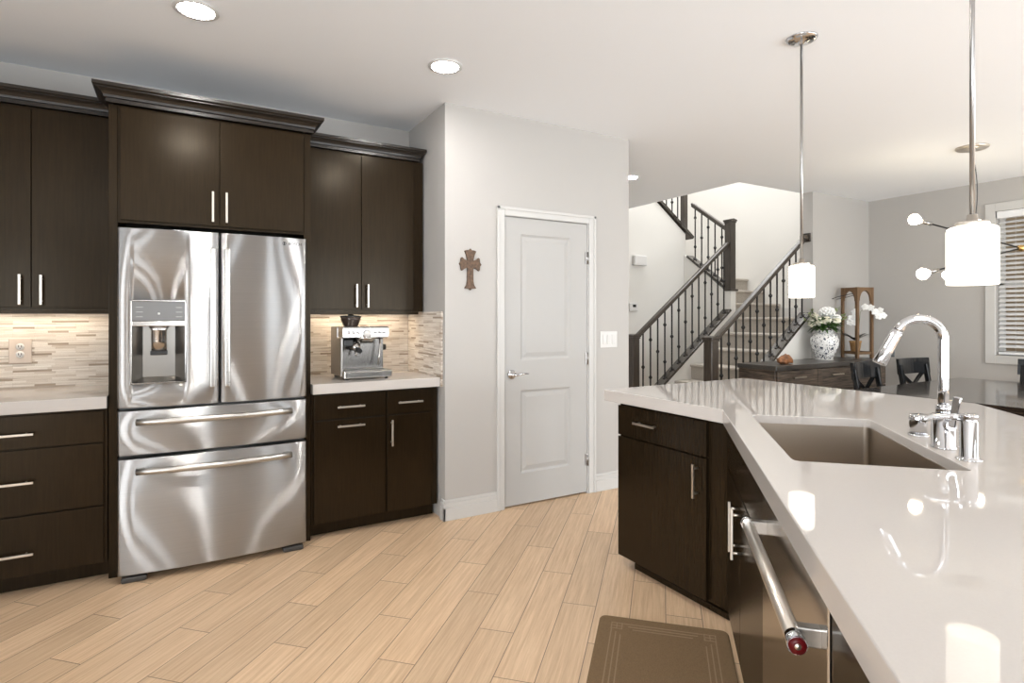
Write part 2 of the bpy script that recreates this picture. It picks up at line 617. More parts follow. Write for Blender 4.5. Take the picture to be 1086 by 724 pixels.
class Thing:
    """an Empty at the thing's base; part shapes are given in the design frame (world turned by rotz)"""

    def __init__(self, name, label, cat, base=(0, 0, 0), rotz=0.0, group=None, kind=None):
        self.base = Vector(base)
        e = bpy.data.objects.new(name, None)
        e.empty_display_size = 0.05
        COL.objects.link(e)
        e.location = Matrix.Rotation(rotz, 3, 'Z') @ self.base
        e.rotation_euler = (0, 0, rotz)
        if kind == 'structure':
            e['kind'] = kind
        else:
            e['label'], e['category'] = label, cat
        if group:
            e['group'] = group
        self.e = e

    def part(self, name, mb, mat, parent=None, label=None):
        o = link(name, mb, mat, parent or self.e, self.base)
        if label:
            o['label'] = label
        return o


def dup(root, loc=None, rotz=None, label=None, group=None):
    def cp(o, parent):
        c = o.copy()
        COL.objects.link(c)
        c.parent = parent
        for ch in list(o.children):
            cp(ch, c)
        return c
    r = cp(root, None)
    if loc is not None:
        r.location = loc
    if rotz is not None:
        r.rotation_euler = (0, 0, rotz)
    if label:
        r['label'] = label
    if group:
        r['group'] = group
    return r


def single(name, mb, mat, label, cat, base=(0, 0, 0), group=None):
    o = link(name, mb, mat, None, base)
    o.location = base
    o['label'], o['category'] = label, cat
    if group:
        o['group'] = group
    return o


R2 = math.sqrt(0.5)
CEIL = 2.74
YB = 4.13      # kitchen back wall
YP = 3.45      # pantry front wall
XR = 7.27      # dining / stair right wall

# ------------------------------------------------------------------ the setting
struct('floor', MB().box(-3.3, 7.5, -3.6, 7.0, -0.1, 0), M['floor'])
c = MB()
c.box(-3.3, 5.04, -3.6, 7.0, CEIL, 3.04)
c.box(5.04, 7.5, -3.6, 3.95, CEIL, 3.04)
struct('ceiling', c, M['ceiling'])
struct('ceiling_stairwell', MB().box(3.2, 7.5, 3.7, 7.0, 5.40, 5.5), M['ceiling'])
struct('wall_kitchen', MB().box(-3.3, 1.60, YB, YB + 0.12, 0, CEIL), M['wall'])
struct('wall_left', MB().box(-3.3, -3.18, -3.6, YB, 0, CEIL), M['wall'])
w = MB()
w.box(-3.3, 7.5, -3.6, -3.48, 0, CEIL)
struct('wall_rear', w, M['wall'])
# pantry: side wall, front wall with a door opening, right side
DX0, DX1, DZ = 1.948, 2.666, 2.035
w = MB()
w.box(1.50, 1.60, YP + 0.1105, YB, 0, CEIL)
struct('wall_pantry_side', w, M['wall'])
w = MB()
w.box(1.50, DX0 - 0.018, YP, YP + 0.11, 0, CEIL)
w.box(DX1 + 0.018, 3.08, YP, YP + 0.11, 0, CEIL)
w.box(DX0 - 0.018, DX1 + 0.018, YP, YP + 0.11, DZ + 0.02, CEIL)
struct('wall_pantry_front', w, M['wall'])
struct('wall_pantry_right', MB().box(2.97, 3.08, YP + 0.11, 5.76, 0, CEIL), M['wall'])
# dining back wall, also the end of the stair
struct('wall_dining', MB().box(6.13, XR, 3.83, 3.96, 0, CEIL), M['wall'])
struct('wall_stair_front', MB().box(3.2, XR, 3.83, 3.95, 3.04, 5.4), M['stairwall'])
# right wall with the window opening
WY0, WY1, WZ0, WZ1 = 1.50, 2.575, 0.94, 2.42
w = MB()
w.box(XR, XR + 0.14, -3.6, WY0, 0, CEIL)
w.box(XR, XR + 0.14, WY1, 3.83, 0, CEIL)
w.box(XR, XR + 0.14, WY0, WY1, 0, WZ0)
w.box(XR, XR + 0.14, WY0, WY1, WZ1, CEIL)
struct('wall_right', w, M['wall'])
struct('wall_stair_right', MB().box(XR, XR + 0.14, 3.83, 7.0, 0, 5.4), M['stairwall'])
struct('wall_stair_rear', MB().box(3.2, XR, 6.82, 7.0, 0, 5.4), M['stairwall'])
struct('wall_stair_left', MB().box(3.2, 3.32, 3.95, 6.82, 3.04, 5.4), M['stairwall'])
# wall under the third flight, with the thermostat
w = MB()
w.prism([(3.08, 0), (6.20, 0), (6.20, 2.51), (5.89, 2.735), (3.08, 2.735)], 'Y', 5.76, 5.88)
w.prism([(5.045, 2.735), (5.89, 2.735), (5.47, 3.04), (5.045, 3.04)], 'Y', 5.76, 5.88)
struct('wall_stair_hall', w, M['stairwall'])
# knee walls carrying the railings
SL = 0.755


def capz(x):
    return 0.19 + SL * (x - 4.55)


w = MB().prism([(4.62, 0), (6.129, 0), (6.129, capz(6.13)), (4.62, capz(4.62))], 'Y', 3.845, 3.945)
struct('wall_knee_front', w, M['stairwall'])
w = MB().prism([(4.62, 0), (6.27, 0), (6.27, capz(6.2)), (6.2, capz(6.2)), (4.62, capz(4.62))], 'Y', 4.965, 5.065)
struct('wall_knee_middle', w, M['stairwall'])
w = MB().prism([(5.066, 0), (5.759, 0), (5.759, 2.21), (5.066, 1.69)], 'X', 6.17, 6.27)
w.prism([(4.965, capz(6.2)), (5.066, capz(6.2)), (5.066, 1.69), (4.965, 1.67)], 'X', 6.17, 6.27)
struct('wall_knee_side', w, M['stairwall'])


def baseboard(name, x0, x1, y0, y1, out):
    """moulded white skirting; out = direction it projects"""
    mb = MB()
    for d, z0, z1 in ((0.016, 0, 0.085), (0.012, 0.085, 0.115), (0.008, 0.115, 0.135)):
        if out == '-Y':
            mb.box(x0, x1, y0 - d, y0, z0, z1, 0.0025)
        elif out == '-X':
            mb.box(x0 - d, x0, y0, y1, z0, z1, 0.0025)
        elif out == '+X':
            mb.box(x0, x0 + d, y0, y1, z0, z1, 0.0025)
    return struct(name, mb, M['trim'])


baseboard('baseboard_pantry_left', 1.484, DX0 - 0.063, YP, YP, '-Y')
baseboard('baseboard_pantry_side', 1.50, 1.50, YP - 0.016, YP + 0.05, '-X')
baseboard('baseboard_pantry_right', DX1 + 0.078, 3.096, YP, YP, '-Y')
baseboard('baseboard_pantry_hall', 3.08, 3.08, YP - 0.016, 5.7, '+X')
baseboard('baseboard_dining', 6.13, XR, 3.83, 3.83, '-Y')
baseboard('baseboard_right', XR, XR, -3.4, 3.81, '-X')
baseboard('baseboard_hall', 3.1, 6.17, 5.76, 5.76, '-Y')
mb = MB().box(XR - 0.016, XR, 3.97, 4.98, 1.33, 1.46, 0.003)
struct('baseboard_landing', mb, M['trim'])

# door with casing
t = Thing('door_1', None, None, (DX0, YP, 0), kind='structure')
mb = MB()
for (x0, x1, z0, z1) in ((DX0 - 0.063, DX0 - 0.004, 0, DZ + 0.065), (DX1 + 0.012, DX1 + 0.075, 0, DZ + 0.065), (DX0 - 0.004, DX1 + 0.012, DZ + 0.006, DZ + 0.065)):
    mb.box(x0, x1, YP - 0.012, YP - 0.0005, z0, z1, 0.003)
    if x1 - x0 < 0.1:
        out = x0 if x0 < DX0 else x1 - 0.02
        mb.box(out, out + 0.02, YP - 0.019, YP - 0.012, z0, z1, 0.003)
    else:
        mb.box(DX0 - 0.063, DX1 + 0.075, YP - 0.019, YP - 0.012, z1 - 0.02, z1, 0.003)
t.part('casing', mb, M['trim'])
mb = MB()
mb.box(DX0 - 0.017, DX0 - 0.003, YP, YP + 0.109, 0, DZ + 0.018)
mb.box(DX1 + 0.003, DX1 + 0.017, YP, YP + 0.109, 0, DZ + 0.018)
mb.box(DX0 - 0.003, DX1 + 0.003, YP, YP + 0.109, DZ + 0.004, DZ + 0.018)
t.part('jamb', mb, M['trim'])
mb = MB()
yf, yr = YP + 0.006, YP + 0.041
P = [(2.082, 2.514, 1.030, 1.921), (2.082, 2.514, 0.228, 0.816)]
z0 = 0.012
mb.box(DX0, 2.082, yf, yr, z0, DZ, 0.0)
mb.box(2.514, DX1, yf, yr, z0, DZ)
mb.box(2.082, 2.514, yf, yr, z0, 0.228)
mb.box(2.082, 2.514, yf, yr, 0.816, 1.030)
mb.box(2.082, 2.514, yf, yr, 1.921, DZ)
for (x0, x1, a0, a1) in P:
    # sloping sticking down to a recessed field, then a raised centre
    def ring(o, y):
        return [Vector((x0 + o, y, a0 + o)), Vector((x1 - o, y, a0 + o)), Vector((x1 - o, y, a1 - o)), Vector((x0 + o, y, a1 - o))]
    rs = [ring(0, yf), ring(0.014, yf + 0.009), ring(0.022, yf + 0.009), ring(0.05, yf + 0.003)]
    tb = bmesh.new()
    vs = [[tb.verts.new(v) for v in r] for r in rs]
    for A, B in zip(vs, vs[1:]):
        for k in range(4):
            tb.faces.new((A[k], A[(k + 1) % 4], B[(k + 1) % 4], B[k]))
    tb.faces.new(vs[-1])
    mb._merge(tb)
t.part('slab', mb, M['doorpaint'])
hx, hz = 2.006, 0.932
rot_y = Matrix.Rotation(PI / 2, 4, 'X')
mb = MB().lathe([(0, 0), (0.030, 0), (0.033, 0.004), (0.033, 0.010), (0.026, 0.016), (0.012, 0.018), (0.012, 0.045), (0, 0.045)], (hx, yf, hz), 28, rot_y)
h = t.part('door_handle', mb, M['chrome'])
mb = MB().tube([(hx, yf - 0.045, hz), (hx + 0.02, yf - 0.05, hz), (hx + 0.06, yf - 0.052, hz + 0.006), (hx + 0.112, yf - 0.05, hz + 0.004)], [0.009, 0.009, 0.007, 0.005], 12)
t.part('lever', mb, M['chrome'], h)
t.part('latch_plate', MB().box(DX0 - 0.004, DX0 + 0.001, YP - 0.001, YP + 0.005, hz - 0.03, hz + 0.03), M['nickel'])
for z in (1.781, 1.021, 0.256):
    mb = MB().lathe([(0, -0.045), (0.007, -0.045), (0.007, 0.045), (0, 0.045)], (DX1 + 0.004, YP - 0.003, z), 12)
    mb.box(DX1 - 0.014, DX1 + 0.012, YP - 0.001, YP + 0.005, z - 0.045, z + 0.045)
    t.part('hinge', mb, M['rodmetal'])

# pale stucco wall of the next house, seen between the blind slats
struct('wall_neighbour', MB().box(10.2, 10.4, -5, 9, -0.1, 6), plain('stucco', (0.55, 0.44, 0.32), 0.9, bump=0.4, bscale=60))
struct('ground_outside', MB().box(7.5, 10.2, -5, 9, -0.12, -0.02), plain('gravel_ground', (0.42, 0.38, 0.33), 0.95, bump=0.6, bscale=60))

# window in the right wall
t = Thing('window_1', None, None, (XR, (WY0 + WY1) / 2, WZ0), kind='structure')
mb = MB()
ca = 0.085
mb.box(XR - 0.018, XR - 0.0005, WY1, WY1 + ca, WZ0 - ca, WZ1 + ca, 0.003)
mb.box(XR - 0.018, XR - 0.0005, WY0 - ca, WY0, WZ0 - ca, WZ1 + ca, 0.003)
mb.box(XR - 0.018, XR - 0.0005, WY0, WY1, WZ1, WZ1 + ca, 0.003)
mb.box(XR - 0.018, XR - 0.0005, WY0, WY1, WZ0 - ca, WZ0, 0.003)
t.part('casing', mb, M['trim'])
mb = MB()
fx0, fx1 = XR + 0.085, XR + 0.125
for (y0, y1, a0, a1) in ((WY0, WY0 + 0.045, WZ0, WZ1), (WY1 - 0.045, WY1, WZ0, WZ1), (WY0, WY1, WZ0, WZ0 + 0.045), (WY0, WY1, WZ1 - 0.045, WZ1), (WY0, WY1, 1.66, 1.71)):
    mb.box(fx0, fx1, y0, y1, a0, a1, 0.004)
t.part('frame', mb, M['trim'])
t.part('pane', MB().box(XR + 0.103, XR + 0.107, WY0 + 0.04, WY1 - 0.04, WZ0 + 0.04, WZ1 - 0.04), M['glass'])

# ------------------------------------------------------------------ cabinet helpers


def pull(t, parent, p, length, d, out, th=0.011, deep=0.009, stand=0.032, mat=None):
    """flat bar pull centred at p (on the face); d = unit along, out = unit away from the face"""
    p, d, out = Vector(p), Vector(d), Vector(out)
    mb = MB()
    c_ = p + out * stand
    mb.bar(c_ - d * length / 2, c_ + d * length / 2, th, deep, 0.0015, up=out)
    for s in (-1, 1):
        q = p + d * s * length * 0.37
        mb.tube([q, q + out * stand], 0.0045, 10)
    t.part('handle', mb, mat or M['nickel'], parent)


def crown(mb, pts_front, z0, z1, proj, ret_l=None, ret_r=None):
    pass


def crown_moulding(x0, x1, yf, yb, z0, ztop, proj, left=True, right=True, ytop=None):
    """stepped cyma crown around a cabinet top, mitred at the front corners"""
    prof = [(0.0, 0.0), (0.012, 0.0), (0.012, 0.016), (0.008, 0.017), (0.008, 0.021), (0.019, 0.022), (0.022, 0.034), (0.031, 0.047), (0.045, 0.056), (0.054, 0.058), (0.054, 0.063), (0.059, 0.064), (0.066, 0.069), (0.066, 0.085), (0.0, 0.085)]
    sx, sz = proj / 0.066, (ztop - z0) / 0.085
    prof = [(p * sx, q * sz) for p, q in prof]
    tb = bmesh.new()
    rows = []
    for (p, q) in prof:
        r = []
        if left:
            r.append(tb.verts.new((x0 - p, yb, z0 + q)))
            r.append(tb.verts.new((x0 - p, yf - p, z0 + q)))
        else:
            r.append(tb.verts.new((x0, yf - p, z0 + q)))
        if right:
            r.append(tb.verts.new((x1 + p, yf - p, z0 + q)))
            r.append(tb.verts.new((x1 + p, yb, z0 + q)))
        else:
            r.append(tb.verts.new((x1, yf - p, z0 + q)))
        rows.append(r)
    n = len(rows)
    for i in range(n):
        A, B = rows[i], rows[(i + 1) % n]
        for k in range(len(A) - 1):
            tb.faces.new((A[k], A[k + 1], B[k + 1], B[k]))
    tb.faces.new([r[0] for r in rows])
    tb.faces.new([r[-1] for r in rows][::-1])
    mb = MB()
    mb._merge(tb)
    # top board closing the moulding
    mb.box(x0, x1, yf, ytop or yb, ztop - 0.012, ztop - 0.002)
    return mb


OUT_Y = (0, -1, 0)
UZ = (0, 0, 1)
UX = (1, 0, 0)
YUP = 3.81     # face of the wall cabinet boxes
YLO = 3.55     # face of the base cabinet boxes
DT = 0.02

# left wall cabinet
t = Thing('upper_cabinet', 'dark espresso two-door wall cabinet over the counter with the wall outlet', 'cabinet', (-0.66, YB, 1.37))
t.part('body', MB().box(-1.35, -0.317, YUP, YB - 0.001, 1.372, 2.424), M['cab'])
for x0, x1, hx in ((-1.345, -0.999, -1.03), (-0.996, -0.6655, -0.705), (-0.6615, -0.332, -0.620)):
    d = t.part('door', MB().box(x0, x1, YUP - DT, YUP - 0.001, 1.385, 2.41, 0.0015), M['cab'])
    if x0 > -1.2:
        pull(t, d, (hx, YUP - DT, 1.475), 0.155, UZ, OUT_Y)
t.part('crown_moulding', crown_moulding(-1.35, -0.317, YUP - 0.015, YB - 0.002, 2.424, 2.505, 0.055, False, False), M['crown'])
t.part('light_rail', MB().box(-1.35, -0.317, YUP - 0.018, YUP, 1.352, 1.3715, 0.002), M['cab'])
t.part('led_strip', MB().box(-1.3, -0.36, 4.00, 4.03, 1.3675, 1.3715, 0.001), M['led'], label='warm glowing light strip')
area('under_cabinet_light_a', (-0.83, 4.02, 1.362), (0, 0, 0), 0.9, 0.03, 4.2, (1.0, 0.86, 0.68))

# right wall cabinet
t = Thing('upper_cabinet', 'dark espresso two-door wall cabinet over the espresso machine', 'cabinet', (1.08, YB, 1.37))
t.part('body', MB().box(0.677, 1.485, YUP, YB - 0.001, 1.372, 2.424), M['cab'])
for x0, x1, hx in ((0.69, 1.044, 1.008), (1.048, 1.412, 1.083)):
    d = t.part('door', MB().box(x0, x1, YUP - DT, YUP - 0.001, 1.385, 2.41, 0.0015), M['cab'])
    pull(t, d, (hx, YUP - DT, 1.475), 0.155, UZ, OUT_Y)
t.part('crown_moulding', crown_moulding(0.677, 1.447, YUP - 0.015, YB - 0.002, 2.424, 2.505, 0.045, False, True), M['crown'])
t.part('light_rail', MB().box(0.677, 1.447, YUP - 0.018, YUP, 1.352, 1.3715, 0.002), M['cab'])
t.part('led_strip', MB().box(0.75, 1.42, 4.00, 4.03, 1.3675, 1.3715, 0.001), M['led'], label='warm glowing light strip')
area('under_cabinet_light_b', (1.085, 4.02, 1.362), (0, 0, 0), 0.65, 0.03, 3.6, (1.0, 0.82, 0.60))

# tall cabinet around the refrigerator
t = Thing('refrigerator_cabinet', 'dark tall cabinet surrounding the steel refrigerator with two doors above it', 'cabinet', (0.18, YB, 0))
t.part('side_panel', MB().box(-0.315, -0.277, YLO, YB - 0.001, 0, 2.424, 0.0015), M['cab'])
t.part('side_panel', MB().box(0.636, 0.674, YLO, YB - 0.001, 0, 2.424, 0.0015), M['cab'])
t.part('body', MB().box(-0.276, 0.635, YLO, YB - 0.001, 1.822, 2.424), M['cab'])
for x0, x1, hx in ((-0.264, 0.1875, 0.155), (0.1915, 0.628, 0.222)):
    d = t.part('door', MB().box(x0, x1, YLO - DT, YLO - 0.001, 1.835, 2.41, 0.0015), M['cab'])
    pull(t, d, (hx, YLO - DT, 1.935), 0.165, UZ, OUT_Y)
t.part('crown_moulding', crown_moulding(-0.315, 0.674, YLO - 0.022, 3.737, 2.424, 2.508, 0.062, True, True, YB - 0.002), M['crown'])

# left base cabinet with drawers
t = Thing('base_cabinet', 'dark base cabinet of three wide drawers left of the refrigerator', 'cabinet', (-0.72, YB, 0))
t.part('body', MB().box(-1.35, -0.319, YLO, YB - 0.001, 0.09, 0.874), M['cab'])
t.part('toe_kick', MB().box(-1.35, -0.319, 3.625, 3.64, 0, 0.089), M['cab'])
for z0, z1 in ((0.706, 0.862), (0.388, 0.698), (0.096, 0.380)):
    d = t.part('drawer', MB().box(-1.105, -0.334, YLO - DT, YLO - 0.001, z0, z1, 0.0015), M['cab'])
    pull(t, d, (-0.722, YLO - DT, {0.706: 0.776, 0.388: 0.545, 0.096: 0.205}[z0]), 0.235, UX, OUT_Y)
t.part('drawer', MB().box(-1.345, -1.11, YLO - DT, YLO - 0.001, 0.096, 0.862, 0.0015), M['cab'])

# right base cabinet
t = Thing('base_cabinet', 'dark base cabinet with two drawers under the espresso machine counter', 'cabinet', (1.08, YB, 0))
t.part('body', MB().box(0.676, 1.484, YLO, YB - 0.001, 0.09, 0.874), M['cab'])
t.part('toe_kick', MB().box(0.676, 1.484, 3.625, 3.64, 0, 0.089), M['cab'])
for x0, x1, cx, ln in ((0.69, 1.126, 0.905, 0.165), (1.138, 1.436, 1.285, 0.165)):
    d = t.part('drawer', MB().box(x0, x1, YLO - DT, YLO - 0.001, 0.718, 0.862, 0.0015), M['cab'])
    pull(t, d, (cx, YLO - DT, 0.789), ln, UX, OUT_Y)
d = t.part('door', MB().box(0.69, 1.126, YLO - DT, YLO - 0.001, 0.096, 0.708, 0.0015), M['cab'])
pull(t, d, (0.905, YLO - DT, 0.672), 0.165, UX, OUT_Y)
d = t.part('door', MB().box(1.138, 1.436, YLO - DT, YLO - 0.001, 0.096, 0.708, 0.0015), M['cab'])
pull(t, d, (1.163, YLO - DT, 0.60), 0.165, UZ, OUT_Y)

# wall-side countertops and stone backsplashes
single('countertop', MB().box(-1.35, -0.317, 3.495, YB - 0.014, 0.876, 0.936, 0.003), M['quartz'], 'white quartz counter below the wall outlet, left of the refrigerator', 'countertop', (-0.8, 3.8, 0.876))
single('countertop', MB().box(0.676, 1.486, 3.495, YB - 0.014, 0.876, 0.936, 0.003), M['quartz'], 'white quartz counter that carries the espresso machine', 'countertop', (1.08, 3.8, 0.876))
single('backsplash', MB().box(-1.35, -0.317, YB - 0.012, YB - 0.0005, 0.90, 1.371), M['stoneX'], 'stone strip tile backsplash behind the wall outlet', 'backsplash', (-0.8, YB, 0.9))
single('backsplash', MB().box(0.676, 1.487, YB - 0.012, YB - 0.0005, 0.90, 1.371), M['stoneX'], 'stone strip tile backsplash behind the espresso machine', 'backsplash', (1.08, YB, 0.9))
single('backsplash', MB().box(1.488, 1.4995, 3.485, YB - 0.013, 0.876, 1.371), M['stoneY'], 'stone strip tile side splash on the short pantry return wall', 'backsplash', (1.49, 3.8, 0.9))

# ------------------------------------------------------------------ refrigerator
t = Thing('refrigerator', 'stainless french door refrigerator with ice dispenser and two freezer drawers', 'refrigerator', (0.18, 3.75, 0))
FX0, FX1, FXC = -0.270, 0.630, 0.183
t.part('body', MB().box(-0.266, 0.626, 3.50, 4.09, 0.03, 1.775, 0.004), M['grey'])
for x in (-0.2, 0.56):
    t.part('foot', MB().box(x - 0.055, x + 0.055, 3.435, 3.56, 0.0, 0.029, 0.008), plain('foot_grey', (0.05, 0.048, 0.045), 0.5))


def bow(x):
    u = (x - 0.18) / 0.45
    return 3.435 - 0.026 * (1 - u * u)


def bowed_panel(x0, x1, z0, z1, hole=None, yb=3.495, nseg=14, rnd=0.012):
    """door skin with a gently bowed front and rolled vertical edges"""
    xs = [x0, x0 + 0.002, x0 + 0.006, x0 + rnd]
    n = nseg
    for i in range(1, n):
        xs.append(x0 + rnd + (x1 - x0 - 2 * rnd) * i / n)
    xs += [x1 - rnd, x1 - 0.006, x1 - 0.002, x1]
    if hole:
        xs = sorted(set(xs + [hole[0], hole[1]]))

    def yy(x):
        e = min(x - x0, x1 - x)
        o = 0.0
        if e < rnd:
            k = 1 - e / rnd
            o = rnd * (1 - math.sqrt(max(0, 1 - k * k)))
        return bow(x) + o
    zs = [z0, z0 + 0.004, z1 - 0.004, z1] if not hole else [z0, z0 + 0.004, hole[2], hole[3], z1 - 0.004, z1]
    tb = bmesh.new()
    g = {}
    for i, x in enumerate(xs):
        for j, z in enumerate(zs):
            g[i, j] = tb.verts.new((x, yy(x) + (0.003 if j in (0, len(zs) - 1) else 0), z))
    for i in range(len(xs) - 1):
        for j in range(len(zs) - 1):
            if hole and xs[i] >= hole[0] - 1e-6 and xs[i + 1] <= hole[1] + 1e-6 and j == 2:
                continue
            tb.faces.new((g[i, j], g[i + 1, j], g[i + 1, j + 1], g[i, j + 1]))
    for f in tb.faces:
        f.smooth = True
    back = {}
    bnd = [e for e in tb.edges if e.is_boundary]
    for e in bnd:
        vs = list(e.verts)
        mid = (vs[0].co + vs[1].co) / 2
        depth = yb
        if hole and x0 + 0.01 < mid.x < x1 - 0.01 and z0 + 0.01 < mid.z < z1 - 0.01:
            depth = 3.47
        q = []
        for v in vs:
            if v not in back:
                back[v] = tb.verts.new((v.co.x, depth, v.co.z))
            q.append(back[v])
        tb.faces.new((vs[0], vs[1], q[1], q[0]))
    me = bpy.data.meshes.new('tmp')
    bmesh.ops.recalc_face_normals(tb, faces=tb.faces)
    tb.to_mesh(me)
    tb.free()
    mb = MB()
    mb.bm.from_mesh(me)
    bpy.data.meshes.remove(me)
    mb.box(x0 + 0.004, x1 - 0.004, yb - 0.012, yb, z0 + 0.004, z1 - 0.004)
    return mb


HOLE = (-0.214, 0.028, 0.998, 1.420)
dl = t.part('door', bowed_panel(FX0, 0.1795, 0.878, 1.783, HOLE), M['steel'])
dr = t.part('door', bowed_panel(0.1865, FX1, 0.878, 1.783), M['steel'])
d1 = t.part('drawer', bowed_panel(FX0, FX1, 0.640, 0.864), M['steel'])
d2 = t.part('drawer', bowed_panel(FX0, FX1, 0.040, 0.622), M['steel'])
# dispenser
hx0, hx1, hz0, hz1 = HOLE
mb = MB()
for (a0, a1, b0, b1) in ((hx0, hx0 + 0.006, hz0, hz1), (hx1 - 0.006, hx1, hz0, hz1), (hx0, hx1, hz1 - 0.006, hz1), (hx0, hx1, hz0, hz0 + 0.006)):
    mb.box(a0, a1, 3.406, 3.44, b0, b1, 0.001)
disp = t.part('dispenser', mb, M['polished'], dl) if False else t.part('dispenser', mb, M['polished'])
mb = MB().box(hx0 + 0.006, hx1 - 0.006, 3.414, 3.468, 1.315, hz1 - 0.006, 0.002)
t.part('control_panel', mb, M['dgrey'], disp, label='dark glossy touch panel')
mb = MB()
mb.box(hx0 + 0.006, hx1 - 0.006, 3.405, 3.455, 1.288, 1.3145, 0.003)
t.part('chute_lip', mb, M['polished'], disp)
mb = MB()
cxm = (hx0 + hx1) / 2
mb.prism([(hx0 + 0.006, 3.425), (hx0 + 0.05, 3.468), (hx1 - 0.05, 3.468), (hx1 - 0.006, 3.425), (hx1 - 0.006, 3.4685), (hx0 + 0.006, 3.4685)], 'Z', hz0 + 0.006, 1.288)
mb.prism([(3.415, hz0 + 0.006), (3.468, hz0 + 0.006), (3.468, hz0 + 0.03)], 'X', hx0 + 0.03, hx1 - 0.03)
t.part('cavity', mb, M['steelmid'], disp)
mb = MB().lathe([(0, 0), (0.034, 0), (0.034, 0.045), (0.0355, 0.05), (0.0355, 0.1), (0.05, 0.128), (0, 0.128)], (cxm, 3.440, 1.165), 24, Matrix.Diagonal((1, 0.62, 1, 1)))
t.part('nozzle', mb, M['polished'], disp)
mb = MB().box(cxm - 0.038, cxm + 0.038, 3.428, 3.465, 1.140, 1.164, 0.004)
t.part('paddle', mb, M['black'], disp)
for sx in (-0.19, -0.018):
    for k in range(3):
        t.part('panel_mark', MB().box(sx + 0.0, sx + 0.028, 3.4132, 3.4141, 1.335 + k * 0.024, 1.3365 + k * 0.024), M['steelh'], disp)
t.part('panel_mark', MB().lathe([(0, 0), (0.006, 0), (0.006, 0.001), (0, 0.001)], (cxm, 3.4141, 1.352), 16, rot_y), M['white'], disp)


def fridge_handle_v(x, door):
    mb = MB()
    yf_ = bow(x)
    mb.bar((x, yf_ - 0.055, 0.968), (x, yf_ - 0.055, 1.696), 0.026, 0.017, 0.006, up=(0, -1, 0))
    for z in (0.985, 1.679):
        mb.box(x - 0.011, x + 0.011, yf_ - 0.05, yf_ + 0.012, z - 0.014, z + 0.014, 0.003)
    t.part('handle', mb, M['steelh'], door)


fridge_handle_v(0.148, dl)
fridge_handle_v(0.216, dr)


def fridge_handle_h(z, door):
    pts = []
    for i in range(13):
        x = -0.187 + (0.541 + 0.187) * i / 12
        u = (x - 0.177) / 0.364
        pts.append((x, bow(x) - 0.047 - 0.016 * (1 - u * u), z))
    tb = MB()
    tb.tube(pts, 0.0165, 14)
    for x in (-0.172, 0.526):
        tb.box(x - 0.02, x + 0.02, bow(x) - 0.048, bow(x) + 0.006, z - 0.0115, z + 0.0115, 0.004)
    t.part('handle', tb, M['steelh'], door)


fridge_handle_h(0.811, d1)
fridge_handle_h(0.565, d2)
# small maker's mark on the right door: ring emblem and letters


def text_mesh(body, size, depth):
    cu = bpy.data.curves.new('lettering', 'FONT')
    cu.body = body
    cu.size = size
    cu.extrude = depth
    cu.align_x = 'LEFT'
    o = bpy.data.objects.new('lettering', cu)
    COL.objects.link(o)
    dg = bpy.context.evaluated_depsgraph_get()
    me = bpy.data.meshes.new_from_object(o.evaluated_get(dg))
    bpy.data.objects.remove(o)
    bpy.data.curves.remove(cu)
    return me


mb = MB()
me = text_mesh('BOSCH', 0.022, 0.0006)
tb = bmesh.new()
tb.from_mesh(me)
bpy.data.meshes.remove(me)
tb.transform(Matrix.Translation((0.530, bow(0.530) - 0.0012, 1.742)) @ Matrix.Rotation(math.atan2(bow(0.605) - bow(0.530), 0.075), 4, 'Z') @ Matrix.Rotation(PI / 2, 4, 'X'))
mb._merge(tb)
tor = []
for k in range(17):
    an = 2 * PI * k / 16
    tor.append((0.508 + 0.0085 * math.cos(an), bow(0.508) - 0.0008, 1.749 + 0.0085 * math.sin(an)))
mb.tube(tor, 0.0014, 6)
mb.box(0.5055, 0.5105, bow(0.508) - 0.0015, bow(0.508), 1.742, 1.756)
t.part('maker_mark', mb, M['black'], dr, label='small grey maker lettering')

# ------------------------------------------------------------------ wall fittings
t = Thing('wall_outlet', 'pale two-socket wall outlet on the stone backsplash', 'outlet', (-0.767, YB - 0.012, 1.15))
t.part('plate', MB().box(-0.817, -0.717, YB - 0.019, YB - 0.0125, 1.078, 1.216, 0.003), plain('almond_plate', (0.56, 0.47, 0.40), 0.4))
for z in (1.127, 1.170):
    o = t.part('socket', MB().lathe([(0, 0), (0.018, 0), (0.019, 0.002), (0.017, 0.004), (0, 0.004)], (-0.767, YB - 0.019, z), 20, rot_y), M['white'])
    m2 = MB()
    m2.box(-0.775, -0.772, YB - 0.0245, YB - 0.0228, z - 0.004, z + 0.008)
    m2.box(-0.762, -0.759, YB - 0.0245, YB - 0.0228, z - 0.004, z + 0.008)
    m2.box(-0.769, -0.765, YB - 0.0245, YB - 0.0228, z - 0.011, z - 0.007)
    t.part('slots', m2, M['black'], o)

t = Thing('light_switch', 'white wall plate with three rocker switches beside the pantry door', 'switch', (2.872, YP, 1.16))
t.part('plate', MB().box(2.788, 2.957, YP - 0.007, YP - 0.0005, 1.098, 1.224, 0.003), M['white'])
for x in (2.826, 2.872, 2.918):
    t.part('rocker', MB().box(x - 0.017, x + 0.017, YP - 0.012, YP - 0.0072, 1.125, 1.197, 0.002), M['white'])

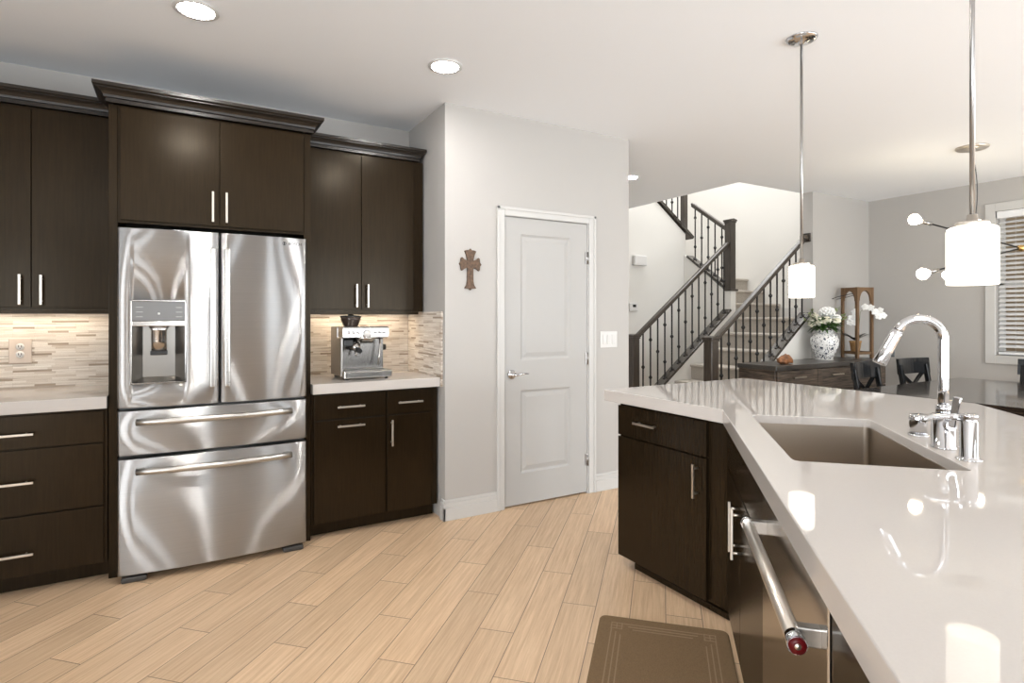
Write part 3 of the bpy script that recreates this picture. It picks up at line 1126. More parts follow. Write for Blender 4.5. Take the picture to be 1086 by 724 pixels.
# ornate cross: flared arms with pointed tips
cx, cz = 1.680, 1.688
quarter = [(0.020, 0.025), (0.028, 0.060), (0.043, 0.083), (0.030, 0.088), (0.012, 0.090), (0.0, 0.105)]
top = [(x, z) for x, z in quarter]
pts = []
pts += [(0.0, 0.104), (0.010, 0.092), (0.026, 0.092), (0.042, 0.086), (0.030, 0.062), (0.021, 0.024)]
pts += [(0.040, 0.030), (0.058, 0.045), (0.066, 0.038), (0.068, 0.012), (0.079, 0.0), (0.068, -0.012), (0.066, -0.038), (0.058, -0.045), (0.040, -0.030), (0.021, -0.024)]
pts += [(0.021, -0.110), (0.027, -0.138), (0.042, -0.158), (0.026, -0.160), (0.010, -0.160), (0.0, -0.172)]
full = pts + [(-x, z) for x, z in pts[-2:0:-1]]
mb = MB().prism([(cx + x * 1.06, cz + z * 1.02) for x, z in full], 'Y', YP - 0.014, YP - 0.001, 0.002)
single('wall_cross', mb, M['cross'], 'rusty brown ornate cross hung on the wall left of the pantry door', 'cross', (cx, YP, cz))

t = Thing('thermostat', 'small white thermostat with dark display on the hall wall by the stairs', 'thermostat', (5.21, 5.76, 1.49))
t.part('body', MB().box(5.145, 5.285, 5.735, 5.759, 1.415, 1.52, 0.006), M['white'])
t.part('display', MB().box(5.195, 5.25, 5.733, 5.736, 1.465, 1.50), M['black'])
t = Thing('door_chime', 'white rectangular chime box high on the hall wall above the thermostat', 'chime box', (5.30, 5.76, 2.06))
t.part('cover', MB().box(5.20, 5.42, 5.70, 5.757, 2.02, 2.155, 0.012), M['white'])
t.part('back_plate', MB().box(5.21, 5.41, 5.757, 5.7595, 2.03, 2.145), M['trim'])

# ------------------------------------------------------------------ espresso machine
EX0, EX1, EY0, EY1, EZ = 0.885, 1.195, 3.66, 3.97, 0.936
t = Thing('espresso_machine', 'polished steel espresso machine with bean hopper on the counter', 'coffee machine', ((EX0 + EX1) / 2, 3.8, EZ))
mb = MB()
mb.box(EX0, EX1, EY0 + 0.13, EY1, EZ + 0.012, 1.272, 0.008)
mb.box(EX0, EX0 + 0.012, EY0 + 0.02, EY0 + 0.14, EZ + 0.02, 1.20, 0.003)
t.part('body', mb, M['steelmid'])
mb = MB().prism([(EY0 + 0.02, 1.20), (EY0 + 0.135, 1.185), (EY0 + 0.135, 1.272), (EY0 + 0.01, 1.272), (EY0, 1.262), (EY0, 1.205)], 'X', EX0 + 0.006, EX1 - 0.004, 0.003)
# the head bulges down around the group
mb.lathe([(0, 0), (0.055, 0), (0.075, 0.03), (0.075, 0.04), (0, 0.04)], (1.045, EY0 + 0.065, 1.165), 24)
head = t.part('head', mb, M['polished'])
t.part('front_panel', MB().box(EX0 + 0.016, EX1 - 0.006, EY0 + 0.126, EY0 + 0.1298, EZ + 0.06, 1.183, 0.001), plain('shaded_steel', (0.17, 0.16, 0.15), 0.22, metal=1))
mb = MB()
for k, dx in enumerate((-0.115, -0.085, -0.055, 0.055, 0.085, 0.115)):
    m2 = MB().lathe([(0, 0), (0.0105, 0), (0.0105, 0.005), (0.008, 0.007), (0, 0.007)], (1.045 + dx, EY0 + 0.0005, 1.238), 16, rot_y)
    b = t.part('button', m2, M['chrome'], head)
mb = MB().lathe([(0, 0), (0.026, 0), (0.026, 0.007), (0.023, 0.009), (0, 0.009)], (1.045, EY0 + 0.0005, 1.225), 28, rot_y)
t.part('pressure_gauge', mb, M['chrome'], head, label='round pressure gauge')
mb = MB().lathe([(0, 0), (0.021, 0), (0.021, 0.0006), (0, 0.0006)], (1.045, EY0 - 0.0088, 1.225), 28, rot_y)
t.part('gauge_face', mb, M['white'], head)
mb = MB()
mb.box(EX0 + 0.004, EX1 + 0.006, EY0 - 0.04, EY0 + 0.129, EZ + 0.008, EZ + 0.055, 0.007)
t.part('drip_tray', mb, M['polished'])
mb = MB()
for k in range(14):
    x = EX0 + 0.03 + k * 0.019
    mb.box(x, x + 0.010, EY0 - 0.03, EY0 + 0.11, EZ + 0.0552, EZ + 0.058)
t.part('drip_grate', mb, M['steelh'])
for x in (EX0 + 0.03, EX1 - 0.03):
    for y in (EY0 - 0.02, EY1 - 0.03):
        t.part('foot', MB().lathe([(0, 0), (0.012, 0), (0.013, 0.0115), (0, 0.0115)], (x, y, EZ), 12), M['black'])
# group head with portafilter swung to the front left
mb = MB().lathe([(0, 0), (0.028, 0), (0.034, 0.012), (0.034, 0.045), (0, 0.045)], (0.985, EY0 + 0.06, 1.118), 24)
pf = t.part('portafilter', mb, M['polished'])
mb = MB().tube([(0.985, EY0 + 0.03, 1.135), (0.978, EY0 - 0.02, 1.13), (0.972, EY0 - 0.10, 1.122)], [0.009, 0.014, 0.016], 12)
t.part('handle', mb, M['black'], pf, label='black portafilter handle')
mb = MB().tube([(0.985, EY0 + 0.06, 1.12), (0.985, EY0 + 0.045, 1.1), (0.985, EY0 + 0.04, 1.085)], 0.008, 10)
t.part('spout', mb, M['polished'], pf)
mb = MB().box(0.905, 0.965, EY0 + 0.03, EY0 + 0.12, 1.145, 1.19, 0.006)
t.part('grinder_chute', mb, M['black'])
mb = MB().tube([(1.15, EY0 + 0.07, 1.19), (1.148, EY0 + 0.055, 1.15), (1.14, EY0 + 0.05, 1.08), (1.13, EY0 + 0.045, 1.02)], 0.006, 10)
t.part('steam_wand', mb, M['polished'])
mb = MB().lathe([(0, 0), (0.017, 0), (0.020, 0.006), (0.020, 0.022), (0, 0.026)], (EX1 + 0.0005, EY0 + 0.16, 1.13), 18, Matrix.Rotation(PI / 2, 4, 'Y'))
t.part('steam_knob', mb, M['black'])
mb = MB().lathe([(0.045, 0), (0.05, 0.006), (0.066, 0.045), (0.068, 0.062), (0.064, 0.062), (0.047, 0.012), (0, 0.01)], (0.985, 3.83, 1.272), 32)
hp = t.part('bean_hopper', mb, M['hopper'], label='smoked bean hopper')
mb = MB().lathe([(0, 0), (0.07, 0), (0.07, 0.008), (0.02, 0.011), (0.018, 0.019), (0, 0.019)], (0.985, 3.83, 1.3342), 32)
t.part('lid', mb, M['black'], hp)

# ------------------------------------------------------------------ ceiling downlights


def downlight(x, y, label, r=0.085, group=None):
    t = Thing('recessed_downlight', label, 'ceiling light', (x, y, CEIL), group=group)
    mb = MB().lathe([(r * 0.86, -0.001), (r, -0.0005), (r * 1.12, -0.003), (r * 1.12, -0.006), (r * 0.9, -0.009), (r * 0.86, -0.004)], (x, y, CEIL), 36)
    t.part('trim_ring', mb, M['white'])
    t.part('lens', MB().lathe([(0, -0.005), (r * 0.87, -0.005), (r * 0.87, -0.0015), (0, -0.0015)], (x, y, CEIL), 36), M['lens'])
    l = bpy.data.lights.new('downlight_lamp', 'SPOT')
    l.energy = 4
    l.spot_size = math.radians(125)
    l.spot_blend = 0.9
    l.shadow_soft_size = 0.07
    l.color = (1.0, 0.98, 0.945)
    o = bpy.data.objects.new('downlight_lamp', l)
    o.location = (0, 0, -0.02)
    o.parent = t.e
    COL.objects.link(o)
    return t


downlight(0.064, 2.98, 'round recessed ceiling light above the refrigerator, cut by the top of the photo')
downlight(1.284, 2.95, 'round recessed ceiling light near the upper right wall cabinet')
downlight(0.05, 1.80, 'round recessed ceiling light before the refrigerator, above the top of the photo')
downlight(1.31, 1.83, 'round recessed ceiling light above the kitchen mat, above the top of the photo')
downlight(3.91, 4.36, 'small recessed ceiling light in the hall, half hidden by the pantry corner')

# ------------------------------------------------------------------ island
ROT = PI / 4   # design frame turned 45 degrees: x = along the sink run (a), y = -b


def ab(a, b):
    return ((a + b) * R2, (a - b) * R2)


# countertop with the sink cut-out
outer = [(2.02, 2.462), (2.02, 1.6665), ab(-0.9, 0.25), ab(-0.9, 1.403), ab(3.095, 1.403), (3.18, 1.30), (3.18, 2.462)]
outer = [(2.02, 2.462), (2.02, 2.02 - 0.3535), ab(-0.9, 0.25), ab(-0.9, 1.40), (3.18, 3.18 - 1.98), (3.18, 2.462)]


def rounded(a0, a1, b0, b1, r, n=5):
    out = []
    for (ca, cb, s) in ((a1 - r, b1 - r, 0), (a0 + r, b1 - r, 1), (a0 + r, b0 + r, 2), (a1 - r, b0 + r, 3)):
        for k in range(n + 1):
            an = PI / 2 * (s + k / n)
            out.append((ca + r * math.cos(an), cb + r * math.sin(an)))
    return out


SA0, SA1, SB0, SB1 = 1.735, 2.506, 0.352, 0.778
hole = [ab(a, b) for a, b in rounded(SA0, SA1, SB0, SB1, 0.018)]
tb = bmesh.new()
edges = []
for loop in (outer, hole):
    vs = [tb.verts.new((x, y, 0.936)) for x, y in loop]
    for i in range(len(vs)):
        edges.append(tb.edges.new((vs[i], vs[(i + 1) % len(vs)])))
bmesh.ops.triangle_fill(tb, edges=edges, use_beauty=True)
res = bmesh.ops.extrude_face_region(tb, geom=list(tb.faces))
for v in [g for g in res['geom'] if isinstance(g, bmesh.types.BMVert)]:
    v.co.z -= 0.060
bmesh.ops.recalc_face_normals(tb, faces=tb.faces)
mb = MB()
mb._merge(tb)
ct = single('island_countertop', mb, M['quartz'], 'large angled white quartz island countertop with the sink cut into it', 'countertop', (2.2, 1.2, 0.876))
bv = ct.modifiers.new('edge', 'BEVEL')
bv.width, bv.segments, bv.limit_method, bv.angle_limit = 0.003, 2, 'ANGLE', math.radians(40)

# undermount sink
t = Thing('kitchen_sink', 'rectangular undermount stainless sink set in the island countertop', 'sink', ((SA0 + SA1) / 2, -(SB0 + SB1) / 2, 0.66), ROT)
tb = bmesh.new()
rings = []
for off, z, r in ((0.0065, 0.905, 0.018), (0.0085, 0.905, 0.018), (0.0085, 0.72, 0.018), (0.010, 0.69, 0.02), (0.02, 0.675, 0.03), (0.12, 0.670, 0.05)):
    rings.append([tb.verts.new((a, -b, z)) for a, b in rounded(SA0 - 0.006 + off, SA1 + 0.006 - off, SB0 - 0.006 + off, SB1 + 0.006 - off, r)])
for A, B in zip(rings, rings[1:]):
    n = len(A)
    for k in range(n):
        tb.faces.new((A[k], A[(k + 1) % n], B[(k + 1) % n], B[k]))
tb.faces.new(rings[-1])
mb = MB()
mb._merge(tb)
so = t.part('basin', mb, M['sinksteel'])
sm = so.modifiers.new('thickness', 'SOLIDIFY')
sm.thickness, sm.offset = 0.0015, -1
t.part('drain', MB().lathe([(0, 0.002), (0.03, 0.002), (0.04, 0.004), (0.044, 0.0005), (0.044, 0)], ((SA0 + SA1) / 2, -0.66, 0.6705), 24), M['chrome'])

# drawer cabinet at the end of the island
t = Thing('island_cabinet', 'dark island end cabinet with one drawer above one door', 'cabinet', (2.35, 2.0, 0))
XF = 2.06
t.part('body', MB().prism([(XF, 2.371), (XF, 1.662), (2.66, 1.413), (2.66, 2.371)], 'Z', 0.055, 0.874), M['cab'])
mb = MB().prism([(2.10, 2.29), (2.10, 1.678), (2.62, 1.46), (2.62, 2.29)], 'Z', 0, 0.0545)
mb.box(2.084, 2.0995, 1.685, 2.29, 0, 0.03, 0.004)
t.part('toe_kick', mb, M['cab'])
OUT_X = (-1, 0, 0)
d = t.part('drawer', MB().box(XF - DT, XF - 0.001, 1.775, 2.369, 0.706, 0.862, 0.0015), M['cab'])
pull(t, d, (XF - DT, 2.145, 0.79), 0.15, (0, 1, 0), OUT_X)
d = t.part('door', MB().box(XF - DT, XF - 0.001, 1.775, 2.369, 0.060, 0.697, 0.0015), M['cab'])
pull(t, d, (XF - DT, 1.822, 0.59), 0.155, UZ, OUT_X)

# sink base cabinet on the angled run
BF = 0.285
t = Thing('sink_cabinet', 'dark two-door sink base cabinet on the angled side of the island', 'cabinet', (2.15, -0.58, 0), ROT)
a_in = (2.06 + 2.06 - 0.403) * R2
mb = MB()
poly = [(1.672, -BF), (a_in - 0.008, -BF), (2.868, -0.885), (1.672, -0.885)]
mb.prism(poly, 'Z', 0.09, 0.66)
mb.prism([(1.672, -BF), (a_in - 0.008, -BF), (a_in - 0.008, -0.34), (1.672, -0.34)], 'Z', 0.66, 0.874)
mb.prism([(1.672, -0.80), (2.78, -0.80), (2.868, -0.885), (1.672, -0.885)], 'Z', 0.66, 0.874)
mb.box(1.672, 1.69, -0.80, -0.34, 0.66, 0.874)
t.part('body', mb, M['cab'])
t.part('toe_kick', MB().box(1.672, 2.60, -0.345, -0.33, 0, 0.089), M['cab'])
OUT_B = (0, 1, 0)
mid = 2.165
t.part('false_front', MB().box(1.676, a_in - 0.04, -BF + 0.001, -BF + DT, 0.706, 0.862, 0.0015), M['cab'])
for a0, a1, ha in ((1.676, mid - 0.002, mid - 0.036), (mid + 0.002, a_in - 0.04, mid + 0.036)):
    d = t.part('door', MB().box(a0, a1, -BF + 0.001, -BF + DT, 0.096, 0.697, 0.0015), M['cab'])
    pull(t, d, (ha, -BF + DT, 0.575), 0.18, UZ, OUT_B)

# dishwasher
t = Thing('dishwasher', 'stainless dishwasher with a thick bar handle in the angled island side', 'dishwasher', (1.35, -0.58, 0), ROT)
DA0, DA1 = 1.032, 1.668
t.part('body', MB().box(DA0, DA1, -0.88, -BF, 0.09, 0.868), M['grey'])
door = t.part('door', MB().box(DA0 + 0.003, DA1 - 0.003, -BF + 0.001, -BF + 0.024, 0.10, 0.865, 0.003), steel('dishwasher_steel', (0.50, 0.48, 0.455), 0.16, aniso=0.5))
t.part('toe_kick', MB().box(DA0, DA1, -0.345, -0.33, 0, 0.089), M['black'])
hb, hz = -0.218, 0.785
mb = MB().tube([(1.06, hb, hz), (1.635, hb, hz)], 0.0145, 18)
hd = t.part('handle', mb, M['nickel'], door)
for a in (1.085, 1.61):
    t.part('bracket', MB().bar((a, -BF + 0.02, hz), (a, hb - 0.004, hz), 0.022, 0.034, 0.003), M['steelmid'], hd)
for a0, a1 in ((1.046, 1.072), (1.623, 1.645)):
    t.part('end_collar', MB().tube([(a0, hb, hz), (a1, hb, hz)], 0.0165, 18), M['chrome'], hd)
mb = MB().lathe([(0, 0), (0.0145, 0), (0.0145, 0.003), (0.006, 0.004), (0, 0.004)], (1.0458, hb, hz), 20, Matrix.Rotation(-PI / 2, 4, 'Y'))
t.part('medallion', mb, M['red'], hd, label='dark red round end medallion')
mb = MB().lathe([(0, 0), (0.0055, 0), (0.0055, 0.0008), (0, 0.0008)], (1.0416, hb, hz), 16, Matrix.Rotation(-PI / 2, 4, 'Y'))
t.part('emblem', mb, M['nickel'], hd)

# last island cabinet beyond the dishwasher, under the counter overhang
t = Thing('island_cabinet', 'dark island cabinet beyond the dishwasher near the camera', 'cabinet', (0.1, -0.58, 0), ROT)
t.part('body', MB().box(-0.85, 1.030, -0.885, -BF, 0.09, 0.874), M['cab'])
t.part('toe_kick', MB().box(-0.85, 1.030, -0.345, -0.33, 0, 0.089), M['cab'])
for a0, a1 in ((0.42, 1.026), (-0.2, 0.416)):
    d = t.part('door', MB().box(a0, a1, -BF + 0.001, -BF + DT, 0.096, 0.862, 0.0015), M['cab'])

# faucet
FA, FB = 2.02, 0.828
t = Thing('kitchen_faucet', 'tall chrome gooseneck kitchen faucet with pull-down spray head behind the sink', 'faucet', (FA, -FB, 0.936), ROT)


def fp(da, db, z):
    return (FA + da, -(FB + db), z)


t.part('body', MB().lathe([(0, 0), (0.034, 0), (0.034, 0.004), (0.031, 0.006), (0.031, 0.098), (0.029, 0.103), (0, 0.103)], (FA, -FB, 0.936), 32), M['chrome'])
mb = MB().lathe([(0, 0), (0.020, 0), (0.020, 0.026), (0.0165, 0.03), (0, 0.03)], (FA, -FB, 1.039), 24)
t.part('collar', mb, M['chrome'])
R, zc = 0.064, 1.265
pts = [fp(0, 0, 1.05), fp(0, 0, 1.12), fp(0, 0, 1.2)]
for k in range(17):
    an = math.radians(158 * k / 16)
    pts.append(fp(0, -R + R * math.cos(an), zc + R * math.sin(an)))
t.part('spout', MB().tube(pts, 0.0145, 18), M['chrome'])
e = Vector(pts[-1])
dv = (Vector(pts[-1]) - Vector(pts[-2])).normalized()
mb = MB().tube([e - dv * 0.002, e + dv * 0.012, e + dv * 0.016, e + dv * 0.06, e + dv * 0.108, e + dv * 0.112], [0.0155, 0.0165, 0.0165, 0.0185, 0.0205, 0.018], 20)
sh = t.part('spray_head', mb, M['chrome'])
q = e + dv * 0.07 - Vector((0, 0.019, 0)) * 1
mb = MB().box(q.x - 0.006, q.x + 0.006, q.y - 0.005, q.y + 0.005, q.z - 0.016, q.z + 0.016, 0.003)
t.part('spray_button', mb, M['black'], sh)
mb = MB()
mb.tube([fp(-0.028, 0, 1.012), fp(-0.052, 0, 1.012)], 0.014, 16)
mb.bar(fp(-0.052, 0.0, 1.008), fp(-0.062, 0.012, 1.10), 0.012, 0.022, 0.004)
t.part('lever', mb, M['chrome'])

# soap dispenser and air gap
t = Thing('soap_dispenser', 'chrome deck soap dispenser with long nozzle, nearest of the sink fittings', 'soap dispenser', (1.868, -0.827, 0.936), ROT)
t.part('body', MB().lathe([(0, 0), (0.031, 0), (0.031, 0.003), (0.024, 0.006), (0.0215, 0.01), (0.0215, 0.105), (0.019, 0.108), (0.019, 0.118), (0.022, 0.121), (0.022, 0.127), (0, 0.128)], (1.868, -0.827, 0.936), 28), M['chrome'])
t.part('nozzle', MB().tube([(1.868, -0.815, 1.052), (1.868, -0.775, 1.055), (1.868, -0.735, 1.052), (1.868, -0.722, 1.046), (1.868, -0.716, 1.036)], [0.010, 0.0085, 0.008, 0.008, 0.007], 14), M['chrome'])
t = Thing('air_gap', 'short chrome air gap cap on the counter left of the faucet base', 'air gap', (2.213, -0.834, 0.936), ROT)
t.part('cap', MB().lathe([(0, 0), (0.027, 0), (0.027, 0.062), (0.025, 0.070), (0, 0.071)], (2.213, -0.834, 0.936), 28), M['chrome'])
t.part('base_ring', MB().lathe([(0.0271, 0), (0.031, 0), (0.031, 0.003), (0.0271, 0.005)], (2.213, -0.834, 0.936), 28), M['chrome'])

# kitchen mat
t = Thing('kitchen_mat', 'brown woven kitchen mat with tone-on-tone border lying by the sink', 'mat', (2.1, 0, 0), ROT)
ml = rounded(1.60, 2.555, -0.268, 0.266, 0.03)
mb = MB().prism([(a, -b) for a, b in ml], 'Z', 0.0005, 0.014, 0.004)
t.part('pad', mb, M['mat'])
mb = MB()
for o in (0.055, 0.075, 0.095):
    w_ = 0.0045
    a0, a1, b0, b1 = 1.60 + o, 2.555 - o, -0.268 + o, 0.266 - o
    g_ = 0.05
    mb.box(a0 + g_, a1 - g_, -b1, -b1 + w_, 0.0135, 0.0152)
    mb.box(a0 + g_, a1 - g_, -b0 - w_, -b0, 0.0135, 0.0152)
    mb.box(a0, a0 + w_, -b1 + g_, -b0 - g_, 0.0135, 0.0152)
    mb.box(a1 - w_, a1, -b1 + g_, -b0 - g_, 0.0135, 0.0152)
for (ca, cb) in ((2.555 - 0.078, -0.19), (2.555 - 0.078, 0.188), (1.678, -0.19), (1.678, 0.188)):
    for (da, db, la, lb) in ((-0.022, 0, 0.004, 0.05), (0.0, 0, 0.004, 0.036), (0.022, 0, 0.004, 0.05), (0, -0.022, 0.05, 0.004), (0, 0.0, 0.036, 0.004), (0, 0.022, 0.05, 0.004)):
        mb.box(ca + da - la / 2, ca + da + la / 2, -(cb + db) - lb / 2, -(cb + db) + lb / 2, 0.0135, 0.0152)
t.part('border_lines', mb, M['matline'], label='paler border lines')

# ------------------------------------------------------------------ pendants


def pendant(x, y, z0, label):
    t = Thing('pendant_light', label, 'pendant light', (x, y, CEIL), group='pendants over the island')
    t.part('canopy', MB().lathe([(0, -0.030), (0.012, -0.030), (0.016, -0.02), (0.05, -0.018), (0.066, -0.012), (0.072, -0.006), (0.076, -0.0005), (0, -0.0005)], (x, y, CEIL), 36), M['chrome'])
    t.part('rod', MB().tube([(x, y, CEIL - 0.028), (x, y, z0 + 0.19)], 0.0065, 12), M['rodmetal'])
    t.part('cap', MB().lathe([(0, 0.196), (0.012, 0.196), (0.014, 0.178), (0.038, 0.176), (0.040, 0.172), (0.040, 0.162), (0, 0.162)], (x, y, z0), 28), M['nickel'])
    r = 0.0595
    t.part('shade', MB().lathe([(0.02, 0.1615), (r - 0.008, 0.1615), (r - 0.002, 0.158), (r, 0.15), (r, 0.002), (r - 0.002, 0.0), (r - 0.004, 0.002), (r - 0.004, 0.15), (0.02, 0.155)], (x, y, z0), 36), M['shade'], label='glowing opal glass cylinder shade')
    t.part('lamp', MB().ball((x, y, z0 + 0.085), 0.026, 2, (1, 1, 1.35)), M['bulb'])
    return t


pendant(2.712, 1.754, 1.432, 'opal glass pendant on a long rod hanging before the staircase')
pendant(1.919, 0.733, 1.425, 'nearer opal glass pendant hanging before the dining window')

# ------------------------------------------------------------------ staircase
t = Thing('staircase', 'grey-beige carpeted staircase turning left at a landing', 'staircase', (5.4, 4.4, 0))


def nosed(mb, poly_pts):
    pass


for k in range(1, 7):
    x0 = 4.64 + 0.26 * (k - 1)
    z = 0.19 * k
    prof = [(x0 + 0.025, 0.0), (6.2, 0.0), (6.2, z), (x0 + 0.02, z), (x0 + 0.004, z - 0.006), (x0, z - 0.02), (x0 + 0.004, z - 0.034), (x0 + 0.025, z - 0.038)]
    # each step is its own block from riser to the next step
    x1 = x0 + 0.26 + 0.024
    prof = [(x0 + 0.025, 0.0), (x1, 0.0), (x1, z), (x0 + 0.02, z), (x0 + 0.004, z - 0.006), (x0, z - 0.02), (x0 + 0.004, z - 0.034), (x0 + 0.025, z - 0.038)]
    t.part('step', MB().prism(prof, 'Y', 3.962, 4.964), M['carpet'])
z = 1.33
x0 = 6.2
prof = [(x0 + 0.025, 0.0), (XR - 0.018, 0.0), (XR - 0.018, z), (x0 + 0.02, z), (x0 + 0.004, z - 0.006), (x0, z - 0.02), (x0 + 0.004, z - 0.034), (x0 + 0.025, z - 0.038)]
t.part('landing', MB().prism(prof, 'Y', 3.962, 4.964).box(6.275, XR - 0.018, 4.964, 5.034, 0, z), M['carpet'])
for k in range(3):
    y0 = 5.01 + 0.26 * k
    z = 1.52 + 0.19 * k
    y1 = y0 + 0.26 + 0.024 if k < 2 else 6.81
    prof = [(y0 + 0.025, 0.0 if k else 1.2), (y1, 0.0 if k else 1.2), (y1, z), (y0 + 0.02, z), (y0 + 0.004, z - 0.006), (y0, z - 0.02), (y0 + 0.004, z - 0.034), (y0 + 0.025, z - 0.038)]
    t.part('step', MB().prism(prof, 'X', 6.275, XR - 0.001), M['carpet'])
for k in range(4):
    x1 = 6.15 - 0.26 * k
    z = 2.09 + 0.19 * k
    x0 = x1 - 0.284
    prof = [(x1 - 0.025, z - 0.25), (x0, z - 0.25), (x0, z), (x1 - 0.02, z), (x1 - 0.004, z - 0.006), (x1, z - 0.02), (x1 - 0.004, z - 0.034), (x1 - 0.025, z - 0.038)]
    t.part('step', MB().prism(prof, 'Y', 5.885, 6.81), M['carpet'])

# ------------------------------------------------------------------ railings


def newel(t, x, y, z0, z1, w=0.10):
    mb = MB()
    h = w / 2
    mb.box(x - h, x + h, y - h, y + h, z0, z1 - 0.035, 0.004)
    mb.box(x - h - 0.008, x + h + 0.008, y - h - 0.008, y + h + 0.008, z1 - 0.055, z1 - 0.038, 0.003)
    mb.box(x - h - 0.014, x + h + 0.014, y - h - 0.014, y + h + 0.014, z1 - 0.035, z1 - 0.012, 0.004)
    mb.prism([(x - h - 0.01, z1 - 0.012), (x + h + 0.01, z1 - 0.012), (x, z1)], 'Y', y - h - 0.008, y + h + 0.008)
    return t.part('newel_post', mb, M['stairwood'])


def handrail(t, p0, p1):
    mb = MB()
    p0, p1 = Vector(p0), Vector(p1)
    mb.bar(p0 - Vector((0, 0, 0.014)), p1 - Vector((0, 0, 0.014)), 0.040, 0.030, 0.004)
    mb.bar(p0 + Vector((0, 0, 0.012)), p1 + Vector((0, 0, 0.012)), 0.060, 0.034, 0.012)
    return t.part('handrail', mb, M['stairwood'])


def baluster_mesh(ln, double, slope_dir, slope):
    mb = MB()
    mb.box(-0.0065, 0.0065, -0.0065, 0.0065, 0, ln)
    for f in ((0.24, 0.78) if double else (0.5,)):
        mb.lathe([(0.009, -0.022), (0.012, -0.018), (0.021, -0.004), (0.021, 0.004), (0.012, 0.018), (0.009, 0.022)], (0, 0, ln * f), 10, smooth=False)
    # angled shoe at the foot
    d = Vector(slope_dir) * 0.022
    mb.bar(Vector((0, 0, 0.006)) - d - Vector((0, 0, 0.022 * slope)), Vector((0, 0, 0.006)) + d + Vector((0, 0, 0.022 * slope)), 0.030, 0.018, 0.003)
    return mb


def balusters(t, p0, p1, n, ln, direction, slope, start=0):
    """n balusters between p0 and p1 (points on the cap)"""
    first = {}
    p0, p1 = Vector(p0), Vector(p1)
    for i in range(n):
        p = p0.lerp(p1, i / (n - 1) if n > 1 else 0)
        dbl = bool((i + start) % 2)
        if dbl not in first:
            mb = baluster_mesh(ln, dbl, direction, slope)
            o = link('baluster', mb, M['iron'], t.e)
            first[dbl] = o
        else:
            o = first[dbl].copy()
            COL.objects.link(o)
        o.location = p - t.base


def cap(t, p0, p1, w=0.135, th=0.03, tip=None, name='base_rail'):
    mb = MB()
    mb.bar(p0, p1, w, th, 0.004)
    if tip:
        mb.bar(p1, tip, w, th, 0.004)
    return t.part(name, mb, M['capwood'])


RH = 0.845
# front railing on the knee wall nearest the dining room
YN = 3.895
t = Thing('stair_railing', 'near stair railing with dark newel and iron balusters, behind the sideboard', 'railing', (4.55, YN, 0), group='stair railings')
newel(t, 4.55, YN, 0, 1.148)
cap(t, (4.605, YN, capz(4.605) + 0.018), (6.10, YN, capz(6.10) + 0.018))
handrail(t, (4.60, YN, capz(4.60) + RH + 0.03), (6.04, YN, capz(6.04) + RH + 0.03))
mb = MB().box(6.03, 6.128, YN - 0.03, YN + 0.03, capz(6.08) + RH + 0.015, capz(6.08) + RH + 0.065, 0.01)
mb.box(6.112, 6.129, YN - 0.045, YN + 0.045, capz(6.08) + RH - 0.01, capz(6.08) + RH + 0.09, 0.005)
t.part('rail_rosette', mb, M['stairwood'])
balusters(t, (4.70, YN, capz(4.70) + 0.03), (6.03, YN, capz(6.03) + 0.03), 13, RH - 0.02, (1, 0, 0), SL)
# middle railing on the far side of the first flight
YM = 5.015
t = Thing('stair_railing', 'middle stair railing rising from the hall newel to the tall landing newel', 'railing', (4.55, YM, 0), group='stair railings')
newel(t, 4.55, YM, 0, 1.139)
cap(t, (4.605, YM, capz(4.605) + 0.018), (6.165, YM, capz(6.165) + 0.018), w=0.13)
handrail(t, (4.60, YM, capz(4.60) + RH + 0.03), (6.165, YM, capz(6.165) + RH + 0.03))
balusters(t, (4.70, YM, capz(4.70) + 0.03), (6.10, YM, capz(6.10) + 0.03), 13, RH - 0.02, (1, 0, 0), SL)
# second flight railing with the tall newel
XS = 6.22


def c2(y):
    return 1.70 + 0.715 * (y - 5.015)


t = Thing('stair_railing', 'short stair railing climbing from the tall landing newel toward the hall wall', 'railing', (XS, YM, 1.69), group='stair railings')
newel(t, XS, YM, c2(YM) + 0.0, 2.617, 0.098)
t.part('newel_foot', MB().box(XS - 0.075, XS + 0.075, YM - 0.07, YM + 0.03, c2(YM) - 0.028, c2(YM) - 0.0005, 0.006), M['stairwood'])
cap(t, (XS, YM + 0.045, c2(YM + 0.045)), (XS, 5.70, c2(5.70)), w=0.13)
handrail(t, (XS, YM + 0.05, 2.49), (XS, 5.655, 2.49 + 0.715 * 0.59))
balusters(t, (XS, YM + 0.13, c2(YM + 0.13) + 0.014), (XS, 5.60, c2(5.60) + 0.014), 5, 0.752, (0, 1, 0), 0.715, 1)
# third flight railing
t = Thing('stair_railing', 'uppermost stair railing cut off by the ceiling edge', 'railing', (6.21, 5.80, 2.40), group='stair railings')


def c3(x):
    return 2.535 + 0.72 * (6.20 - x)


newel(t, 6.215, 5.80, 2.53, 3.5, 0.072)
cap(t, (6.34, 5.80, c3(6.34) + 0.03), (5.3, 5.80, c3(5.3) + 0.03), w=0.14, th=0.045)
handrail(t, (6.16, 5.80, c3(6.16) + 0.88), (5.3, 5.80, c3(5.3) + 0.88))
balusters(t, (6.09, 5.80, c3(6.09) + 0.06), (5.43, 5.80, c3(5.43) + 0.06), 7, 0.81, (-1, 0, 0), 0.72)

